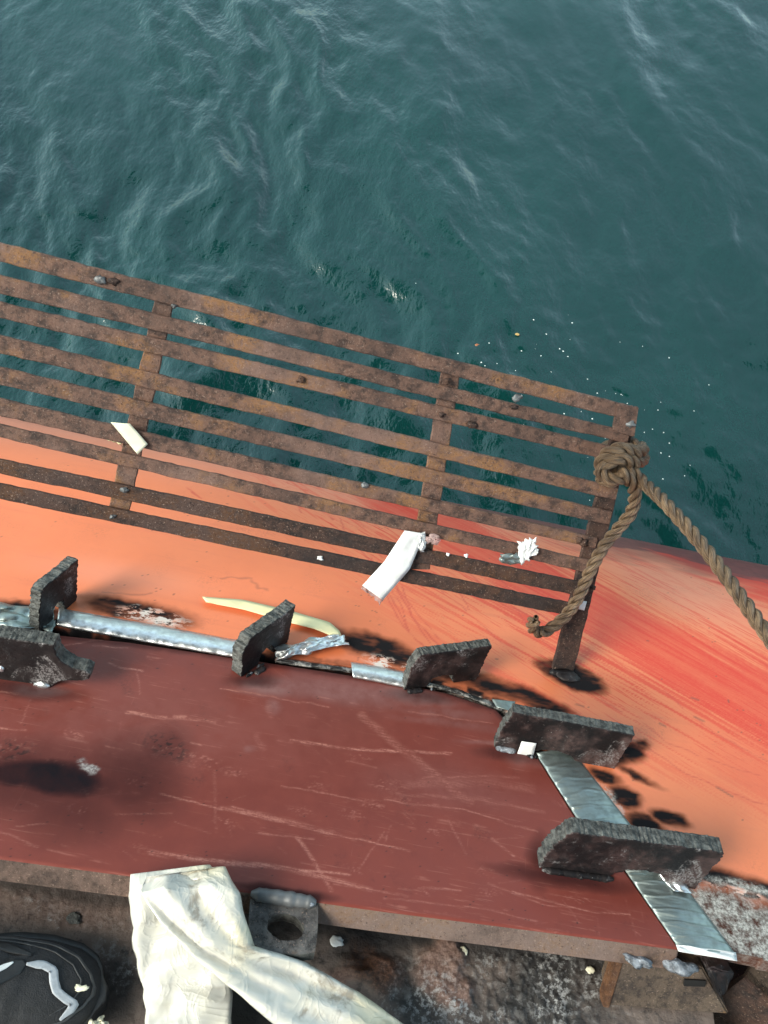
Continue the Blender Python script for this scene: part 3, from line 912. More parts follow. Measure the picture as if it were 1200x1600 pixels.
# ------------------------------------------------------------------ steel dogs (strongbacks) across the seam
def dog(A_px, B_px, h, t, shape, label, mat, extra=0.0, seed=0, rag=0.0009, lift=0.0, thick_dir=1):
    rg = np.random.default_rng(seed)
    A = on_plane(*A_px)
    B = on_plane(*B_px)
    Ld = B - A
    Ln = np.linalg.norm(Ld)
    Ld = Ld / Ln
    Wd = np.cross(NP, Ld) * thick_dir            # thickness direction
    # densify outline (s fraction of length, n fraction of height)
    pts = np.array([(s * Ln, n * h) for s, n in shape])
    dens = []
    for i in range(len(pts)):
        p, q = pts[i], pts[(i + 1) % len(pts)]
        m = max(int(np.linalg.norm(q - p) / 0.0024), 1)
        for j in range(m):
            dens.append(p + (q - p) * j / m)
    dens = np.array(dens)
    nx_ = np.roll(dens, -1, 0) - np.roll(dens, 1, 0)
    nrm = np.stack([nx_[:, 1], -nx_[:, 0]], 1)
    nrm /= np.maximum(np.linalg.norm(nrm, axis=1, keepdims=True), 1e-9)
    area = 0.5 * np.sum(dens[:, 0] * np.roll(dens[:, 1], -1) - np.roll(dens[:, 0], -1) * dens[:, 1])
    if area < 0:
        nrm = -nrm
    j1 = rg.normal(0, 1, len(dens))
    ends = (np.abs(nrm[:, 0]) > .5)
    j1 = np.clip(j1, -1.6, 1.6) * rag * np.where(ends, 1.0, .5)
    j1 += rag * 1.6 * (vn(np.arange(len(dens)) * 0.3, np.zeros(len(dens)), seed) - .5)
    atb = dens[:, 1] < h * 0.03
    j1 = np.where(atb, 0, j1)
    rings = []
    ws = [0, 0.001, t * .3, t * .6, t - 0.001, t]
    for wi, w in enumerate(ws):
        ins = -0.0011 if wi in (0, len(ws) - 1) else 0
        jj = j1 * (0.8 + 0.2 * rg.random(len(dens))) + rg.normal(0, .3, len(dens)) * rag * (~atb)
        d = dens + nrm * (jj + ins)[:, None]
        P = A + d[:, :1] * Ld + (d[:, 1:] + lift) * NP + Wd * w
        rings.append(P)
    n = len(dens)
    bm = bmesh.new()
    vv = [[bm.verts.new(p) for p in r] for r in rings]
    f0 = bm.faces.new(vv[0])
    f1 = bm.faces.new(vv[-1][::-1])
    for r in range(len(rings) - 1):
        for i in range(n):
            f = bm.faces.new((vv[r][i], vv[r + 1][i], vv[r + 1][(i + 1) % n], vv[r][(i + 1) % n]))
            f.material_index = 1 if 0 < r < len(rings) - 2 else 0
    bmesh.ops.recalc_face_normals(bm, faces=bm.faces)
    bmesh.ops.triangulate(bm, faces=[f0, f1])
    me = bpy.data.meshes.new('steel_dog')
    bm.to_mesh(me)
    bm.free()
    base = A + Ld * Ln * .5 + Wd * t * .5
    root = thing('steel_dog', tuple(base), label, 'steel dog', 'steel dogs clamping the plate seam')
    link('body', me, [mat, MAT_CUT], root, smooth=False)
    return root, A, Ld, Wd, Ln

def weld(parent, p0, p1, r, mat=None, seed=0, name='weld_bead', up=None):
    """knobbly bead between two points"""
    p0, p1 = np.array(p0), np.array(p1)
    L = np.linalg.norm(p1 - p0)
    m = max(int(L / 0.0018), 8)
    s = np.linspace(0, 1, m)
    P = p0 + (p1 - p0) * s[:, None]
    rr = r * (0.92 + .12 * np.abs(np.sin(s * L / r * 2.0)) + .25 * (vn(s * L * 160, s * 0, seed) - .5))
    rr *= np.clip(np.minimum(s, 1 - s) * 6 + .35, 0, 1)
    V, F = tube_arrays(P, rr, 10)
    me = raw_mesh(name, V, F)
    return link(name, me, mat or MAT_WELD, parent)

DOGS = {}
full = [(0, 0), (0.44, 0), (0.47, .12), (.54, .26), (.64, .3), (.74, .26), (.8, .1), (.82, 0), (1, 0)]
# nearest, big one
DOGS[5] = dog((842, 1356), (1086, 1390), 0.074, 0.021, full + [(1.02, .55), (1.03, 1.0), (.6, 1.0), (.22, .98), (.1, .98), (.03, .62), (0, .25)],
              'largest black steel dog standing across the wide foil tape', MAT_BURNT, seed=2, rag=.0011)
DOGS[4] = dog((772, 1168), (960, 1202), 0.070, 0.017, [(0, 0), (.3, 0), (.36, .14), (.5, .2), (.62, .14), (.68, 0), (1, 0), (1.03, .98), (.5, 1), (.05, 1.0), (.01, .5)],
              'brownish steel dog with a white square stuck on its base', mat_burnt('scaled_brown_steel', (0.12, 0.075, 0.07)), seed=5, rag=.0006)
DOGS[3] = dog((632, 1079), (744, 1062), 0.066, 0.016, [(0, 0), (.3, 0), (.36, .22), (.5, .3), (.62, .24), (.68, 0), (1, 0), (1.08, 1), (.5, 1.0), (.1, 1), (.02, .7)],
              'black steel dog at the seam nearest the rusty railing post', MAT_BURNT, seed=8, rag=.0009)
DOGS[2] = dog((378, 1058), (450, 1003), 0.064, 0.019, [(0, 0), (.34, 0), (.4, .25), (.52, .32), (.64, .25), (.68, 0), (1, 0), (1.06, 1), (.5, 1), (.12, 1), (-.04, .72)],
              'black steel dog beside the crumpled foil and pale yellow strip', MAT_BURNT_DK, seed=11, rag=.0010)
DOGS[1] = dog((62, 990), (120, 938), 0.070, 0.017, [(0, 0), (.34, 0), (.4, .3), (.52, .36), (.64, .3), (.68, 0), (1, 0), (1.12, 1), (.5, 1), (.22, 1), (.12, .9), (0.04, .5)],
              'tall slanting black steel dog with ribbed cut end above the nosed bracket', MAT_BURNT_DK, seed=14, rag=.0012)
# flat weld beads under the dogs
for i_, (px0, px1) in {5: ((846, 1357), (958, 1372.5)), 4: ((774, 1167), (806, 1173)), 3: ((636, 1080), (660, 1078)), 2: ((398, 1052), (414, 1042))}.items():
    weld(DOGS[i_][0], on_plane(*px0) - VP * .0015, on_plane(*px1) - VP * .0015, 0.0050, MAT_BURNT_DK if i_ != 4 else MAT_WELD, seed=i_)
for i_ in (1, 2, 3, 4, 5):
    rt, A_, L_, W_, ln_ = DOGS[i_]
    rg_ = np.random.default_rng(100 + i_)
    for q_ in range(5):
        f_ = rg_.uniform(.02, .4)
        p_ = A_ + L_ * ln_ * f_ - W_ * rg_.uniform(.002, .006)
        lump('weld_spatter', p_ + NP * .001, (L_ * rg_.uniform(.002, .005), W_ * .0022, NP * .0022), [MAT_BURNT_DK, MAT_WELD, MAT_BURNT_DK][q_ % 3], rt, seed=200 + i_ * 9 + q_, rough=.5, n=10)
# the nosed bracket at the left edge of the picture
r0, A_d, L_d, W_d, Ln_d = dog((-120, 1046), (88, 1074), 0.074, 0.022,
    [(0, 0), (.93, 0), (.97, .02), (1.02, .14), (1.08, .2), (1.2, .24), (1.25, .3), (1.26, .44), (1.22, .5), (1.13, .52), (1.06, .62), (1.02, .78), (1.0, 1.0), (.5, 1.02), (0, 1.0)],
    'black nosed steel bracket lying at the left picture edge', MAT_BURNT_DK, seed=17, rag=.0006)
r0['group'] = 'steel dogs clamping the plate seam'
pw = on_plane(66, 1070)
lump('weld_spatter', pw - VP * .002 + NP * .002, (XA * .010, VP * .004, NP * .005), MAT_FOIL, r0, seed=3)
lump('weld_spatter', on_plane(3, 1044, lift=.02) - VP * .001, (XA * .004, VP * .003, NP * .005), MAT_FOIL, r0, seed=4)

# ------------------------------------------------------------------ railing: rusty flat bars on posts
pA = on_plane(880, 1047)
pB = at_depth(985, 640, 1.07)
pC = at_depth(0, 395, 0.93)
RN = np.cross(pB - pA, pC - pA)
RN /= np.linalg.norm(RN)
if RN @ (CAM - pA) < 0:
    RN = -RN
def rp(px, py, lift=0.0):
    return on_plane(px, py, pA, RN, lift)
rail = thing('slatted_railing', tuple(pA), 'rusty flat bar railing panel leaning out over the water', 'railing')

def bar(name, quad_px, thick, mat, parent, lift=0.0, n=46, rag=0.0006, seed=0, bend=0.0):
    """flat bar between 4 pixels (a0,a1 along upper edge; b0,b1 lower edge) on the railing plane; chamfered box with worn edges"""
    a0, a1, b1, b0 = [rp(x, y, lift) for x, y in quad_px]
    s = np.linspace(0, 1, n)
    rg = np.random.default_rng(seed)
    up = a0 + (a1 - a0) * s[:, None]
    lo = b0 + (b1 - b0) * s[:, None]
    across = up - lo
    wl_ = np.linalg.norm(across, axis=1, keepdims=True)
    ac = across / wl_
    e1 = ac * (rag * (vn(s * 24, s * 0 + seed, seed) - .5) * 2 + rag * .5 * rg.normal(0, 1, n))[:, None]
    e2 = ac * (rag * (vn(s * 24, s * 0 + seed + 9, seed + 1) - .5) * 2 + rag * .5 * rg.normal(0, 1, n))[:, None]
    off = RN * (0.0012 * (vn(s * 5, s * 0 + seed, seed + 3) - .5) + bend * np.sin(np.pi * s))[:, None]
    c = 0.0012
    prof = [lo + e2 + off - RN * (thick - c), lo + e2 + off - RN * c, lo + e2 + off + ac * c, up + e1 + off - ac * c, up + e1 + off - RN * c, up + e1 + off - RN * (thick - c), up + e1 + off - ac * c - RN * thick, lo + e2 + off + ac * c - RN * thick]
    V = np.stack(prof, 1).reshape(-1, 3)
    k_ = 8
    i = np.arange(n * k_).reshape(n, k_)
    j = np.roll(i, -1, 1)
    F = np.stack([i[:-1], j[:-1], j[1:], i[1:]], -1).reshape(-1, 4)
    me = bpy.data.meshes.new(name)
    caps = [tuple(i[0]), tuple(i[-1][::-1])]
    me.from_pydata([tuple(v) for v in V], [], [tuple(f) for f in F] + caps)
    bm = bmesh.new(); bm.from_mesh(me)
    bmesh.ops.recalc_face_normals(bm, faces=bm.faces)
    bm.to_mesh(me); bm.free()
    return link(name, me, mat, parent, smooth=False)

# upper edge y and lower edge y at x=-60 and at the right post, read off the picture
def lin(x0, y0, x1, y1, x):
    return y0 + (y1 - y0) * (x - x0) / (x1 - x0)
SL = [  # (y at x=0 upper, lower), (x1, upper, lower)
    ((380, 409), (978, 633, 656)),
    ((430, 459), (968, 672, 691)),
    ((472, 497), (958, 699, 721)),
    ((525, 552), (950, 759, 779)),
    ((575, 602), (940, 797, 818)),
    ((624, 651), (918, 838, 855)),
    ((664, 684), (906, 873, 893)),
    ((718, 741), (894, 908, 930)),
    ((757, 780), (878, 941, 961)),
]
for i, ((u0, l0), (x1, u1, l1)) in enumerate(SL):
    xl, xr = -260, x1 + 16
    q = [(xl, lin(0, u0, x1, u1, xl)), (xr, lin(0, u0, x1, u1, xr)), (xr - 4, lin(0, l0, x1, l1, xr - 4)), (xl, lin(0, l0, x1, l1, xl))]
    bar('slat', q, 0.006, MAT_RUST if i < 7 else MAT_RUST_DK, rail, 0.007, 120, 0.0005, seed=20 + i)
# uprights, behind the slats
bar('post', [(998, 640), (897, 1048), (863, 1046), (968, 634)], 0.007, MAT_RUST_DK, rail, 0.0, 60, .0005, seed=40)
bar('post', [(272, 470), (201, 803), (168, 800), (242, 466)], 0.006, MAT_RUST, rail, 0.0, 40, .0005, seed=41)
bar('post', [(719, 585), (672, 890), (640, 890), (690, 580)], 0.006, MAT_RUST, rail, 0.0, 40, .0005, seed=42)
bar('post', [(-150, 355), (-228, 690), (-262, 690), (-184, 355)], 0.006, MAT_RUST, rail, 0.0, 40, .0005, seed=43)
# top right corner pad and weld spots
bar('corner_plate', [(966, 632), (998, 637), (991, 684), (958, 674)], 0.006, MAT_RUST, rail, 0.0085, 12, .0008, seed=44)
ruD = (rp(984, 640) - rp(885, 1045)); ruD /= np.linalg.norm(ruD)
rxD = np.cross(ruD, RN)
for i, (x, y, r, m) in enumerate([(986, 664, .006, MAT_STEEL), (158, 437, .007, MAT_STEEL), (178, 440, .006, MAT_RUST_DK), (195, 765, .0045, MAT_STEEL), (176, 807, .0045, MAT_STEEL), (570, 758, .005, MAT_STEEL),
                                 (700, 595, .005, MAT_RUST_DK), (808, 622, .006, MAT_STEEL), (803, 636, .005, MAT_RUST_DK), (738, 665, .007, MAT_RUST_DK), (918, 915, .006, MAT_RUST_DK), (912, 848, .007, MAT_RUST_DK), (905, 843, .006, MAT_RUST_DK), (925, 918, .005, MAT_RUST_DK), (500, 872, .004, MAT_WHITE), (728, 868, .003, MAT_WHITE), (700, 866, .0025, MAT_WHITE),
                                 (470, 593, .005, MAT_RUST_DK), (272, 478, .003, MAT_STEEL), (690, 648, .004, MAT_RUST_DK)]):
    lump('weld_spot', rp(x, y, .008), (rxD * r, ruD * r * .8, RN * .0028), m, rail, seed=50 + i, rough=.5)
# burnt weld around the post's foot, on the hull
weld(rail, on_plane(858, 1050), on_plane(902, 1056), 0.005, MAT_BURNT_DK, 61, 'foot_weld')
lump('foot_weld', on_plane(884, 1054), (XA * .022, VP * .012, NP * .004), MAT_BURNT_DK, rail, seed=62, rough=.4)

# ------------------------------------------------------------------ rope
k = NT('brown_rope')
uvn = k.n.new('ShaderNodeUVMap').outputs[0]
fib = k.noise(1.3, 5, 0.7, vec=uvn, stretch=((1.0, 20.0, 1.0),))
a = k.noise(25, 4, 0.6)
c = k.noise(400, 3, 0.6)
col = k.mix(k.ramp(fib, 0.42, 0.6), (0.022, 0.010, 0.005), (0.42, 0.27, 0.155))
col = k.mix(k.ramp(a, 0.42, 0.68, 0, 0.6), col, (0.05, 0.026, 0.015))
col = k.mix(k.ramp(c, 0.64, 0.72, 0, .4), col, (0.5, 0.37, 0.24))
MAT_ROPE = k.set(col, 0.3, 0.0, k.bump(k.math('ADD', fib, k.math('MULTIPLY', c, .3)), 1.0, 0.003), Specular_IOR_Level=.7)

def rope_mesh(name, P, R, mat, parent, pitch=None, phase=0.0):
    pitch = pitch or R * 5.4
    P, s = resample(P, 0.0016)
    T, A, B = frames(P)
    Vs, Fs, UV = [], [], []
    n = 10
    v0 = 0
    for q in range(3):
        an = 2 * math.pi * s / pitch + q * 2 * math.pi / 3 + phase
        jit = 1 + .06 * (vn(s * 120, s * 0 + q, 7 + q) - .5)
        C = P + (A * np.cos(an)[:, None] + B * np.sin(an)[:, None]) * (R * .57 * jit)[:, None]
        rr = R * .45 * (1 + .08 * (vn(s * 200, s * 0 + q * 3, 17 + q) - .5))
        rr[:3] *= [.55, .8, .95]
        rr[-3:] *= [.95, .8, .55]
        V, F = tube_arrays(C, rr, n, v0)
        Vs.append(V); Fs.append(F)
        uu = np.repeat(s / pitch, n)
        vv_ = np.tile(np.arange(n) / n, len(s))
        vv_ = vv_ + uu * .6
        UV.append(np.stack([uu * 2.0 + q * 7.3, vv_ * 2.0], 1))
        v0 += len(V)
    me = raw_mesh(name, np.concatenate(Vs), np.concatenate(Fs))
    uvs = np.concatenate(UV)
    o = link(name, me, mat, parent)
    ul = me.uv_layers.new(name='UVMap')
    li = np.empty(len(me.loops), dtype=np.int32)
    me.loops.foreach_get('vertex_index', li)
    ul.data.foreach_set('uv', uvs[li].ravel())
    return o

def rd(px, py, dc):
    return rp(px, py, dc)
rope = thing('rope', tuple(rp(966, 722)), 'thick twisted brown rope knotted round the railing post', 'rope')
line_pts = [at_depth(1420, 1290, .70), at_depth(1300, 1130, .80), at_depth(1192, 982, .90), at_depth(1110, 868, .97), at_depth(1045, 792, 1.02), rd(1003, 752, .040), rd(984, 734, .036), rd(966, 722, .020), rd(950, 722, .006)]
rope_mesh('standing_line', line_pts, 0.0088, MAT_ROPE, rope)
knot_pts = [rd(952, 724, .006), rd(938, 716, -.016), rd(955, 702, -.030), rd(990, 705, -.028), rd(1005, 714, -.004), rd(996, 722, .030), rd(970, 716, .046), rd(944, 728, .036), rd(938, 744, .018), rd(955, 752, .030), rd(966, 740, .034),
            rd(960, 725, .022), rd(945, 708, .004), rd(950, 698, -.014), rd(980, 692, -.012), rd(1003, 700, .004), rd(996, 706, .030), rd(968, 701, .042), rd(944, 713, .036), rd(938, 734, .038), rd(952, 748, .044), rd(975, 748, .046)]
rope_mesh('knot', knot_pts, 0.0088, MAT_ROPE, rope, phase=1.0)
tail_pts = [rd(968, 735, .042), rd(982, 748, .044), rd(992, 770, .036), rd(986, 800, .028), rd(966, 826, .024), rd(944, 853, .022), rd(924, 888, .022), rd(906, 928, .022), rd(888, 957, .022), rd(866, 978, .024), rd(846, 988, .026), rd(833, 982, .030), rd(832, 972, .040), rd(838, 969, .048)]
rope_mesh('tail', tail_pts, 0.0088, MAT_ROPE, rope, phase=2.0)

# ------------------------------------------------------------------ foil tapes along the seam
def strip(name, left, right, mat, lift=0.002, arch=0.0, nl=60, nw=9, crease=0.0008, thick=0.0005, seed=0, parent=None, plane=None, seg=0.0, origin=None, segamp=.0004):
    left = np.array(left, float); right = np.array(right, float)
    def edge(E):
        L = np.concatenate([[0], np.cumsum(np.hypot(*np.diff(E, axis=0).T))])
        return lambda s: (np.interp(s * L[-1], L, E[:, 0]), np.interp(s * L[-1], L, E[:, 1]))
    el, er = edge(left), edge(right)
    O, N = plane or (E0, NP)
    def fn(s, t):
        a, b = el(s), er(s)
        x, y = a[0] + (b[0] - a[0]) * t, a[1] + (b[1] - a[1]) * t
        h = lift + arch * math.sin(math.pi * t) ** .8
        w = float(vn(np.array(s * nl * .22), np.array(t * 3.0), seed)) - .5
        w2 = float(vn(np.array(s * nl * .6), np.array(t * 5.0), seed + 1)) - .5
        h += crease * (w * 1.6 + w2)
        if seg:
            h += segamp * max(0, math.sin(s * seg * 2 * math.pi + 1.8 * math.sin(3 * t) + 2 * w)) ** 8
        if t in (0.0, 1.0):
            h = min(h, lift) if arch else h
        return on_plane(x, y, O, N, h)
    return sheet(name, fn, nl, nw, thick, mat, parent, origin=origin)

o = strip('foil_tape', [(92, 950), (200, 969), (300, 987), (386, 1003)], [(88, 978), (180, 995), (300, 1016), (386, 1031)], MAT_FOIL, .001, .0055, 90, 11, .0006, seed=1, seg=14)
tag(o, 'long narrow shiny foil tape along the far seam between two black dogs', 'foil tape', 'foil tapes over the plate seam')
o = strip('foil_tape', [(548, 1034), (590, 1041), (634, 1050)], [(552, 1059), (590, 1066), (634, 1075)], MAT_FOIL, .001, .0055, 30, 11, .0006, seed=4, seg=4)
tag(o, 'short shiny foil tape ending under the dog nearest the railing post', 'foil tape', 'foil tapes over the plate seam')
o = strip('foil_tape', [(768, 1092), (775, 1104)], [(805, 1096), (800, 1112)], MAT_FOIL_DULL, .001, .002, 12, 7, .0006, seed=6)
tag(o, 'tiny foil tape scrap at the far left corner of the brownish dog', 'foil tape', 'foil tapes over the plate seam')
o = strip('foil_tape', [(836, 1176), (905, 1285), (978, 1362), (1058, 1478)], [(890, 1168), (985, 1288), (1060, 1372), (1152, 1494)], MAT_FOIL_DULL, .0012, .005, 220, 21, .0006, seed=8, seg=15, segamp=.0010)
tag(o, 'wide dull foil tape running down the right seam under the largest dog', 'foil tape', 'foil tapes over the plate seam')
k = NT('scorched_backing_strip')
b = k.noise(60, 5, .7); c = k.noise(240, 4, .7)
MAT_SCORCH = k.set(k.mix(k.ramp(b, .42, .62), (.02, .018, .018), k.mix(k.ramp(c, .4, .6), (.16, .155, .15), (.38, .36, .34))), .55, .2, k.bump(k.math('ADD', b, c), .5, .002))
o4 = strip('backing_strip', [(430, 1027), (550, 1043), (640, 1057), (720, 1076), (790, 1104)], [(430, 1036), (550, 1052), (640, 1067), (715, 1085), (782, 1112)], MAT_SCORCH, -.003, .004, 90, 9, .0016, seed=18)
tag(o4, 'scorched dark backing strip in the far seam behind the dogs', 'backing strip')
# torn bright end of the wide tape, turned down over the edge
o2 = strip('torn_end', [(1056, 1476), (1060, 1486)], [(1150, 1488), (1152, 1502)], MAT_WHITE, .004, .003, 8, 16, .003, seed=12, parent=o)
o3 = strip('peeled_flap', [(1028, 1366), (1052, 1392)], [(1058, 1362), (1082, 1396)], MAT_FOIL, .0065, .003, 14, 10, .003, seed=13, parent=o)
def crumple(name, quad, mat, lift, amp, seed, nl=30, nw=16, parent=None, plane=None, thick=.0004):
    O, N = plane or (E0, NP)
    (x0, y0), (x1, y1), (x2, y2), (x3, y3) = quad
    def fn(s, t):
        x = (x0 * (1 - s) + x1 * s) * (1 - t) + (x3 * (1 - s) + x2 * s) * t
        y = (y0 * (1 - s) + y1 * s) * (1 - t) + (y3 * (1 - s) + y2 * s) * t
        f1 = abs(float(vn(np.array(s * 4.1 + t * 2), np.array(t * 3.3 - s), seed)) - .5) * 2
        f2 = abs(float(vn(np.array(s * 9.1), np.array(t * 7.3), seed + 1)) - .5) * 2
        e = min(s, 1 - s, t, 1 - t)
        wob_x = 7 * (float(vn(np.array(s * 7), np.array(t * 7), seed + 2)) - .5)
        wob_y = 7 * (float(vn(np.array(s * 7 + 20), np.array(t * 7), seed + 3)) - .5)
        return on_plane(x + wob_x, y + wob_y, O, N, lift + amp * (f1 + .5 * f2) * (0.25 + min(e * 5, .75)))
    return sheet(name, fn, nl, nw, thick, mat, parent)
o = crumple('foil_sheet', [(-60, 936), (86, 952), (84, 986), (-60, 985)], MAT_FOIL_DULL, .003, .009, 21, 40, 16)
tag(o, 'crumpled grey foil at the left picture edge behind the ribbed dog', 'foil')
o = crumple('foil_wad', [(428, 1012), (530, 988), (546, 1004), (432, 1032)], MAT_FOIL, .006, .012, 25, 36, 14)
tag(o, 'crumpled silver foil scrap under the loose end of the yellow strip', 'foil')

# ------------------------------------------------------------------ loose strips and scraps
o = strip('paper_strip', [(316, 932), (380, 937), (450, 953), (515, 972), (530, 985), (538, 1002)], [(322, 941), (380, 952), (450, 972), (490, 982), (515, 992), (530, 1006)], MAT_YELLOW, .006, .001, 40, 5, .001, .0006, seed=31)
tag(o, 'long pale yellow strip lying on the orange hull behind a dog', 'paper strip')
rpl = (pA, RN)
o = strip('tape_strip', [(173, 660), (215, 710)], [(203, 662), (231, 694)], MAT_CREAM, .012, .001, 14, 6, .001, .0006, seed=33, plane=rpl)
tag(o, 'short cream strip stuck slantwise over two railing slats', 'tape')
crumple('curled_end', [(158, 682), (190, 684), (192, 696), (176, 690)], MAT_YELLOW, .002, .003, 34, 10, 6, parent=o, plane=rpl)
o = strip('masking_tape', [(632, 829), (600, 878), (566, 915)], [(664, 834), (640, 890), (598, 938)], MAT_WHITE, .014, .002, 24, 8, .0025, .0006, seed=35, plane=rpl)
tag(o, 'wide white tape strip hanging slantwise across the lowest railing slats', 'tape')
crumple('adhesive_edge', [(566, 912), (600, 934), (594, 944), (566, 922)], MAT_CLEAR, .010, .002, 36, 12, 6, parent=o, plane=rpl)
crumple('ragged_end', [(652, 834), (664, 832), (664, 862), (652, 860)], MAT_WHITE, .012, .005, 44, 10, 10, parent=o, plane=rpl)
crumple('adhesive_edge', [(664, 838), (684, 836), (688, 850), (668, 848)], MAT_CLEAR, .012, .002, 37, 10, 6, parent=o, plane=rpl)
o = crumple('paper_scrap', [(810, 846), (838, 842), (842, 866), (812, 882)], MAT_WHITE, .013, .005, 38, 24, 20, plane=rpl)
tag(o, 'crumpled white paper scrap on a railing slat near the rope', 'paper')
crumple('foil_corner', [(780, 866), (816, 866), (814, 882), (782, 880)], MAT_FOIL_DULL, .013, .003, 39, 12, 8, parent=o, plane=rpl)
o = strip('white_sticker', [(901, 938), (897, 950)], [(917, 940), (913, 954)], MAT_WHITE, .004, .0, 4, 4, .0003, .0008, seed=40, plane=rpl)
tag(o, 'small white square stuck on the railing post below the slats', 'sticker')
# white square on the brownish dog
A4, L4, W4 = DOGS[4][1], DOGS[4][2], DOGS[4][3]
P4 = A4 - W4 * .0012
def fw(px, py):
    return on_plane(px, py, P4, W4)
o = sheet('white_tag', lambda s, t: (fw(815, 1157) * (1 - s) + fw(838, 1160) * s) * (1 - t) + (fw(807, 1179) * (1 - s) + fw(832, 1183) * s) * t - W4 * .002, 5, 5, .0008, MAT_WHITE)
tag(o, 'small white square stuck on the brownish dog beside the foil tape', 'sticker')

# ------------------------------------------------------------------ lifting lug on the plate edge
lug = thing('lifting_lug', tuple(on_plane(440, 1450, lift=-.02)), 'grey steel lug with a round hole welded to the plate edge', 'lifting lug')
LN = NP * math.cos(rad(8)) - VP * math.sin(rad(8))
LO = on_plane(440, 1402, lift=-.002)
def lp(px, py, d=0.0):
    return on_plane(px, py, LO, LN, d)
outer_px = [(391, 1404), (497, 1410), (497, 1440), (495, 1470), (492, 1488), (470, 1491), (440, 1490), (415, 1484), (398, 1476), (388, 1462), (389, 1430)]
op = []
for i in range(len(outer_px)):
    p, q = outer_px[i], outer_px[(i + 1) % len(outer_px)]
    for j in range(4):
        op.append((p[0] + (q[0] - p[0]) * j / 4, p[1] + (q[1] - p[1]) * j / 4))
cx, cy = 446, 1449
op.sort(key=lambda p: math.atan2(p[1] - cy, p[0] - cx))
angs = [math.atan2(p[1] - cy, p[0] - cx) for p in op]
rg = np.random.default_rng(9)
hp = [(cx + (31 + rg.normal(0, 1.0)) * math.cos(a_) * .95 , cy + (21 + rg.normal(0, .8)) * math.sin(a_) + 4 * math.cos(a_)) for a_ in angs]
n = len(op)
V = [lp(*p) for p in op] + [lp(*p) for p in hp] + [lp(*p) - LN * .02 for p in op] + [lp(*p) - LN * .02 for p in hp]
F, MI = [], []
for i in range(n):
    j = (i + 1) % n
    F += [(i, j, n + j, n + i), (2 * n + i, 3 * n + i, 3 * n + j, 2 * n + j), (i, 2 * n + i, 2 * n + j, j), (n + i, n + j, 3 * n + j, 3 * n + i)]
    MI += [0, 0, 1, 1]
V = np.array(V)
V[:n] -= 0
me = raw_mesh('lug_plate', V, np.array(F), MI)
link('lug_plate', me, [mat_rust('sooty_lug_steel', (0.03, 0.029, 0.03), (0.115, 0.108, 0.105), (0.17, 0.115, 0.08)), MAT_CUT], lug, smooth=False)
weld(lug, on_plane(392, 1396, lift=.001), on_plane(494, 1411, lift=.001), .0075, MAT_STEEL, 3)
weld(lug, on_plane(395, 1400, lift=.002), on_plane(490, 1413, lift=.002), .0035, MAT_STEEL, 4)
lump('weld_bead', on_plane(484, 1412, lift=.003), (XA * .005, VP * .003, NP * .003), MAT_WELD, lug, seed=5)

# ------------------------------------------------------------------ support bracket under the plate's right corner
DPL = (DO, DN)
def dp_(px, py, lift=0.0):
    return on_plane(px, py, DO, DN, lift)
br = thing('support_bracket', tuple(dp_(1030, 1560)), 'rusty box bracket propping the right corner of the plate', 'bracket')
t0, t1 = on_plane(968, 1494, lift=-.021), on_plane(1098, 1512, lift=-.021)
b0, b1 = dp_(945, 1572, .006), dp_(1140, 1586, .006)
back = VP * .035 - NP * .01
MAT_BR = mat_rust('mottled_bracket_steel', (0.045, 0.033, 0.027), (0.12, 0.085, 0.062), (0.2, 0.11, 0.045))
box8('bracket_face', [t0, t1, b1, b0, t0 + back, t1 + back, b1 + back, b0 + back], MAT_BR, br, .002)
sl0 = dp_(1070, 1530, .035)
fN = np.cross(t1 - t0, b0 - t0); fN /= np.linalg.norm(fN)
if fN @ (CAM - t0) < 0:
    fN = -fN
def fp(px, py, l=0.0):
    return on_plane(px, py, t0, fN, l)
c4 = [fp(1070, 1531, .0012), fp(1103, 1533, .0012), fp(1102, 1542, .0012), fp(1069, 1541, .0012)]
MAT_VOID = mat_plain('slot_shade', (0.006, 0.005, 0.005), .9, .2)
box8('slot', c4 + [c - fN * .004 for c in c4], MAT_VOID, br, 0)  # black box stands for shade inside the slot; no opening is cut
for i, (x, y, w_) in enumerate([(1000, 1497, 25), (1062, 1506, 20)]):
    p = on_plane(x, y, lift=-.016) - VP * .003
    lump('weld_blob', p, (XA * .017 * w_ / 25, VP * .006 - NP * .002, NP * .005 + VP * .002), MAT_WELD, br, seed=70 + i, rough=.7, n=24)
# rusty edge of the bracket, its burnt right block
c4 = [fp(966, 1496, .002), fp(976, 1497, .002), fp(952, 1576, .002), fp(942, 1574, .002)]
box8('bracket_flange', c4 + [c - fN * .02 for c in c4], mat_rust('orange_rust', (0.07, 0.03, 0.015), (0.16, 0.07, 0.03), (0.24, 0.11, 0.04)), br, .001)
c4 = [fp(1106, 1512, .012), fp(1150, 1520, .012), fp(1132, 1556, .01), fp(1124, 1560, .01)]
box8('burnt_block', c4 + [c - fN * .03 for c in c4], MAT_BURNT, br, .002, .0012, 3)
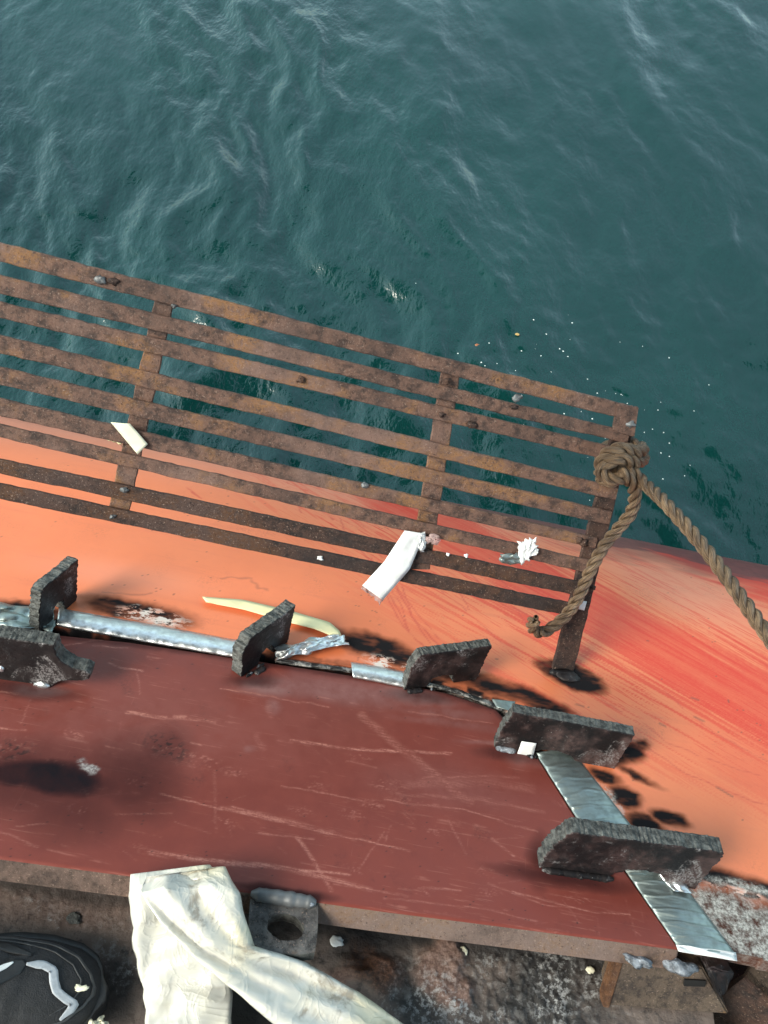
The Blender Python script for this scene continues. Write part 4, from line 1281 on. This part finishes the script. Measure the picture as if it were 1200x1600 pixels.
# stringers in the dark opening at the right
st_ = thing('frame_stringer', tuple(dp_(1190, 1590, -.06)), 'dark rusty angle bar in the bottom right corner opening', 'steel bar')
q0, q1 = dp_(1164, 1526, .02), dp_(1290, 1640, .02)
sd_ = np.cross(DN, q1 - q0); sd_ /= np.linalg.norm(sd_)
box8('upper_leg', [q0, q1, q1 - DN * .012, q0 - DN * .012, q0 + sd_ * .07, q1 + sd_ * .07, q1 - DN * .012 + sd_ * .07, q0 - DN * .012 + sd_ * .07], MAT_BR, st_, .001)
box8('lower_leg', [q0 - sd_ * .002, q1 - sd_ * .002, q1 - sd_ * .02 - DN * .11, q0 - sd_ * .02 - DN * .11] + [c + sd_ * .01 for c in (q0, q1, q1 - DN * .11, q0 - DN * .11)], MAT_RUST_DK, st_, .001)
# dark floor deep in the opening
fl0 = DO + XA * .3 - DN * .25
box8('bilge_floor', [fl0 + XA * -1.6 + DV * -.7, fl0 + XA * 1.6 + DV * -.7, fl0 + XA * 1.6 + DV * .45, fl0 + XA * -1.6 + DV * .45] + [p - DN * .02 for p in (fl0 + XA * -1.6 + DV * -.7, fl0 + XA * 1.6 + DV * -.7, fl0 + XA * 1.6 + DV * .45, fl0 + XA * -1.6 + DV * .45)], MAT_RUST_DK, ship, 0)

# ------------------------------------------------------------------ white plastic sleeve, folded over
k = NT('milky_plastic')
a = k.noise(9, 4, 0.6)
b = k.noise(60, 4, 0.6)
c = k.noise(14, 5, 0.7, dist=1.0)
col = k.mix(k.ramp(a, 0.45, 0.68), (0.63, 0.605, 0.545), (0.62, 0.56, 0.41))
col = k.mix(k.math('MULTIPLY', k.ramp(c, 0.52, 0.66), k.ramp(b, .42, .6, 0, .8)), col, (0.26, 0.22, 0.17))
def crease(sc, st_):
    n_ = k.noise(sc, 3, .5, dist=.8, stretch=st_)
    return k.math('POWER', k.math('SUBTRACT', 1.0, k.math('MULTIPLY', k.math('ABSOLUTE', k.math('SUBTRACT', n_, .5)), 4.0), True), 5.0)
cr = k.math('ADD', crease(11, ((1, 1.6, 1), .9)), k.math('MULTIPLY', crease(26, ((1.4, 1, 1), .4)), .6))
MAT_SLEEVE = k.set(col, 0.24, 0.0, k.bump(k.math('ADD', cr, k.math('MULTIPLY', b, .1)), 0.24, 0.004), Coat_Weight=.25, Transmission_Weight=0.0, Specular_IOR_Level=.6)
sl = thing('plastic_sleeve', tuple(dp_(300, 1560)), 'folded milky white plastic sleeve lying against the plate edge', 'plastic sleeve')
def crisp(x, y, seed):
    ix, iy = math.floor(x), math.floor(y)
    fx, fy = x - ix, y - iy
    g = lambda i_, j_: float(_h(np.array(ix + i_), np.array(iy + j_), seed))
    if fx + fy < 1:                       # flat triangles meeting in sharp creases
        return g(0, 0) + (g(1, 0) - g(0, 0)) * fx + (g(0, 1) - g(0, 0)) * fy
    return g(1, 1) + (g(0, 1) - g(1, 1)) * (1 - fx) + (g(1, 0) - g(1, 1)) * (1 - fy)
def flat_tube(name, left, right, base, height, seed, parent, nl=130, nw=60):
    """left/right: outline pixels + base height above the deck; upper surface bulges, lower is flat"""
    left, right = np.array(left, float), np.array(right, float)
    def edge(E):
        L = np.concatenate([[0], np.cumsum(np.hypot(*np.diff(E[:, :2], axis=0).T))])
        return lambda s: np.array([np.interp(s * L[-1], L, E[:, q]) for q in range(3)])
    el, er = edge(left), edge(right)
    V = []
    for i in range(nl):
        s = i / (nl - 1)
        a, b = el(s), er(s)
        endf = min(1.0, s * 14 + .1) if s < .5 else 1
        for j in range(nw):
            th = 2 * math.pi * j / nw
            t = 0.5 - 0.5 * math.copysign(abs(math.cos(th)) ** .8, math.cos(th))
            p = a + (b - a) * t
            up_ = math.sin(th)
            w = crisp(s * 5.2 + t * 1.3, t * 2.6 - s * 1.7, seed) - .5
            w2 = crisp(s * 13 - t * 2.0, t * 4.0 + s * 6, seed + 1) - .5
            w3 = crisp(s * 2.2, t * 6.5 + s * 3.0, seed + 2) - .5
            h = height * endf * (abs(up_) ** .5) * (1 if up_ > 0 else -.35) + (w * .018 + w2 * .006 + w3 * .011) * max(up_, 0) ** .5
            V.append(on_plane(p[0] + w2 * 6 * (1 - abs(up_)), p[1] + w * 6 * (1 - abs(up_)), DO, DN, p[2] + h))
    V = np.array(V)
    i = np.arange(nl * nw).reshape(nl, nw)
    j = np.roll(i, -1, 1)
    F = np.stack([i[:-1], j[:-1], j[1:], i[1:]], -1).reshape(-1, 4)
    me = bpy.data.meshes.new(name)
    me.from_pydata([tuple(v) for v in V], [], [tuple(f) for f in F] + [tuple(i[0]), tuple(i[-1][::-1])])
    bm = bmesh.new(); bm.from_mesh(me)
    bmesh.ops.recalc_face_normals(bm, faces=bm.faces)
    bm.to_mesh(me); bm.free()
    return link(name, me, MAT_SLEEVE, parent)
flat_tube('lower_run', [(204, 1366, .10), (200, 1400, .085), (208, 1470, .055), (222, 1540, .03), (234, 1680, .03)], [(330, 1350, .11), (362, 1400, .09), (364, 1470, .055), (362, 1540, .03), (358, 1680, .03)], 0, .016, 5, sl)
flat_tube('upper_run', [(350, 1352, .115), (374, 1392, .115), (386, 1436, .10), (400, 1476, .085), (480, 1502, .06), (560, 1548, .045), (700, 1650, .03)], [(232, 1372, .115), (218, 1396, .115), (246, 1440, .105), (300, 1494, .09), (362, 1545, .075), (440, 1612, .055), (540, 1700, .035)], 0, .014, 9, sl)

# ------------------------------------------------------------------ shoe at the bottom left
MAT_SHOE = mat_plain('black_shoe_mesh', (0.014, 0.014, 0.016), .75, .3, 120, .5)
MAT_SHOE_R = mat_plain('black_shoe_rubber', (0.022, 0.022, 0.023), .5, .25, 60, .25)
MAT_SHOE_TRIM = mat_plain('grey_shoe_trim', (0.05, 0.051, 0.053), .5, .2, 60, .2)
MAT_REFL = mat_plain('reflective_grey_print', (0.42, 0.44, 0.47), .35, .1, 200, .2)
toe = dp_(158, 1552, .03)
shoe = thing('shoe', tuple(toe - XA * .14 - np.array([0, 0, .03])), 'black trainer with pale grey squiggle on the scorched steel', 'shoe')
SD = XA * math.cos(rad(7)) + DV * math.sin(rad(7))        # heel -> toe
SW = np.cross(DN, SD)
def shoe_sec(x):
    """x metres back from the toe: half width, top height"""
    hw_ = np.interp(x, [0, .004, .012, .03, .06, .095, .14, .19, .24, .275, .29], [.004, .020, .031, .041, .047, .048, .042, .037, .035, .031, .012])
    ht = np.interp(x, [0, .006, .02, .045, .09, .13, .17, .22, .27, .29], [.028, .038, .048, .057, .068, .085, .1, .1, .098, .08])
    return hw_, ht
S0 = toe - DN * .03
def shoe_pt(x, y, z):
    return S0 - SD * x + SW * y + DN * z
xs = np.concatenate([np.linspace(0, .03, 14), np.linspace(.035, .28, 40), np.linspace(.283, .29, 4)])
# sole
V, F = [], []
prof = [(0, .001), (.9, .001), (1.0, .006), (1.04, .016), (1.03, .026), (1.0, .030), (0.9, .031), (0, .031)]
prof = prof + [(-a_, b_) for a_, b_ in prof[::-1]]
for x in xs:
    hw_, _ = shoe_sec(x)
    for a_, z in prof:
        V.append(shoe_pt(x - .004 if x < .001 else x, a_ * (hw_ + .004), z))
m = len(prof)
i = np.arange(len(xs) * m).reshape(len(xs), m); j = np.roll(i, -1, 1)
F = [tuple(f) for f in np.stack([i[:-1], j[:-1], j[1:], i[1:]], -1).reshape(-1, 4)] + [tuple(i[0]), tuple(i[-1][::-1])]
me = bpy.data.meshes.new('sole'); me.from_pydata([tuple(v) for v in V], [], F)
bm = bmesh.new(); bm.from_mesh(me); bmesh.ops.recalc_face_normals(bm, faces=bm.faces); bm.to_mesh(me); bm.free()
link('sole', me, MAT_SHOE_R, shoe)
# upper: arched section over the sole
def upper_z(x, q):
    hw_, ht = shoe_sec(x)
    return .029 + (ht - .029) * (max(0, 1 - abs(q) ** 2.6)) ** .6
def upper_pt(x, q, lift=0.0):
    hw_, ht = shoe_sec(x)
    return shoe_pt(x, q * hw_ * .985, upper_z(x, q) + lift)
qs = np.linspace(-1, 1, 33)
V = []
for x in xs:
    for q in qs:
        cr_ = .0015 * math.sin(x * 260 + q * 2) * math.exp(-((x - .085) / .02) ** 2)
        p = upper_pt(x, q, cr_)
        if x > .19 and abs(q) < .55:                       # opening for the foot
            p = p - DN * .035 * min(1, (x - .19) / .015) * min(1, (.55 - abs(q)) / .12)
        V.append(p)
me = raw_mesh('upper', np.array(V), grid_faces(len(qs), len(xs)))
link('upper', me, MAT_SHOE, shoe)
def shoe_band(name, pts, w, mat, lift=.0016, n=40):
    """ribbon on the upper along (x,q) points"""
    pts = np.array(pts, float)
    L = np.concatenate([[0], np.cumsum(np.hypot(np.diff(pts[:, 0]), np.diff(pts[:, 1]) * .05))])
    def fn(s, t):
        x, q = np.interp(s * L[-1], L, pts[:, 0]), np.interp(s * L[-1], L, pts[:, 1])
        e = 1e-3
        x2, q2 = np.interp(min(s + e, 1) * L[-1], L, pts[:, 0]), np.interp(min(s + e, 1) * L[-1], L, pts[:, 1])
        x1, q1 = np.interp(max(s - e, 0) * L[-1], L, pts[:, 0]), np.interp(max(s - e, 0) * L[-1], L, pts[:, 1])
        dx, dq = x2 - x1, (q2 - q1) * .05
        l_ = math.hypot(dx, dq) + 1e-9
        ww = w * min(1, 6 * s + .3, 6 * (1 - s) + .3)
        return upper_pt(x - dq / l_ * ww * (t - .5), np.clip(q + dx / l_ * ww * (t - .5) / .05, -1, 1), lift)
    return sheet(name, fn, n, 5, .001, mat, shoe)
shoe_band('reflective_squiggle', [(.072, .30), (.056, .33), (.046, .26), (.043, .05), (.038, -.15), (.028, -.30), (.020, -.42), (.022, -.56), (.030, -.72)], .0085, MAT_REFL, .0022, 60)
shoe_band('white_piping', [(.084, .30), (.105, -.05), (.135, -.45)], .005, MAT_WHITE, .0026)
shoe_band('overlay', [(.074, .34), (.098, -.05), (.128, -.5)], .017, MAT_SHOE_R, .0016)
shoe_band('toe_trim', [(.20, .93), (.14, .9), (.09, .86), (.05, .83), (.026, .70), (.012, .45), (.006, .15), (.006, -.2), (.012, -.5), (.024, -.74), (.05, -.86)], .0032, MAT_SHOE_TRIM, .0014, 90)
shoe_band('side_overlay', [(.24, .66), (.16, .66), (.10, .62), (.07, .5)], .010, MAT_SHOE_R, .0014)
shoe_band('stitching', [(.12, .78), (.08, .74), (.05, .66), (.03, .48), (.019, .2), (.018, -.1), (.024, -.4), (.04, -.62)], .0012, MAT_SHOE_TRIM, .0012, 90)
lump('yellow_fleck', upper_pt(.018, -.02, .0025), (SD * .006, SW * .003, DN * .001), MAT_CREAM, shoe, seed=3, rough=.7)

# ------------------------------------------------------------------ crumbs and scraps on the deck
o = crumple('yellow_scrap', [(138, 1596), (160, 1588), (172, 1602), (150, 1626)], MAT_CREAM, .03, .012, 77, 14, 10, plane=DPL)
tag(o, 'small pale yellow scrap below the shoe tip at the bottom edge', 'scrap')
for i, (x, y, r, m, lb) in enumerate([(527, 1470, .007, MAT_WHITE, 'small white chip right of the lug with the hole'),
                                      (724, 1486, .005, MAT_CREAM, 'pale cream chip below the middle of the plate edge'),
                                      (922, 1516, .0045, MAT_CREAM, 'yellowish chip just left of the rusty box bracket'),
                                      (116, 1436, .007, MAT_CUT, 'flat grey chip between the shoe and the plate edge')]):
    p = dp_(x, y, .002)
    o = lump('paint_chip', p, (XA * r, DV * r * .8, DN * .0012), m, None, seed=90 + i, rough=.45, n=16)
    tag(o, lb, 'chip', 'chips lying on the scorched steel')

# ------------------------------------------------------------------ bubbles floating on the water
rg = np.random.default_rng(31)
V, F = [], []
def wp(px, py):
    return on_plane(px, py, np.array([0, 0, WZ + .02]), np.array([0, 0, 1.0]))
for i in range(90):
    cx_, cy_, sx_, sy_ = [(1010, 690, 60, 50), (830, 540, 90, 45), (940, 640, 70, 40)][i % 3]
    p = wp(rg.normal(cx_, sx_), rg.normal(cy_, sy_))
    r = rg.uniform(.002, .0055)
    n0 = len(V)
    ix = int(np.argmin(np.abs(wx - p[0]))); iy = int(np.argmin(np.abs(wy - p[1])))
    p = np.array([p[0], p[1], WZ + hw[iy, ix]])
    for a_ in range(6):
        V.append(p + r * np.array([math.cos(a_ * math.pi / 3), math.sin(a_ * math.pi / 3), 0]))
    V.append(p + np.array([0, 0, r * .6]))
    for a_ in range(6):
        F.append((n0 + a_, n0 + (a_ + 1) % 6, n0 + 6))
me = raw_mesh('foam_bubbles', np.array(V), np.array(F))
o = link('foam_bubbles', me, mat_plain('white_foam', (.7, .74, .72), .5))
tag(o, 'tiny white bubbles scattered on the water beyond the railing', None, kind='stuff')
for i, (x, y) in enumerate([(808, 524), (746, 541)]):
    p = wp(x, y)
    o = lump('floating_leaf', p + np.array([0, 0, .01]), (XA * .016, np.array([0, .011, 0]), np.array([0, 0, .003])), mat_plain('dead_leaf_%d' % i, [(.5, .33, .12), (.35, .12, .05)][i], .6), None, seed=300 + i, rough=.6, n=10)
    tag(o, ['tiny tan leaf floating beyond the railing', 'tiny reddish leaf floating just beyond the top slat'][i], 'leaf')
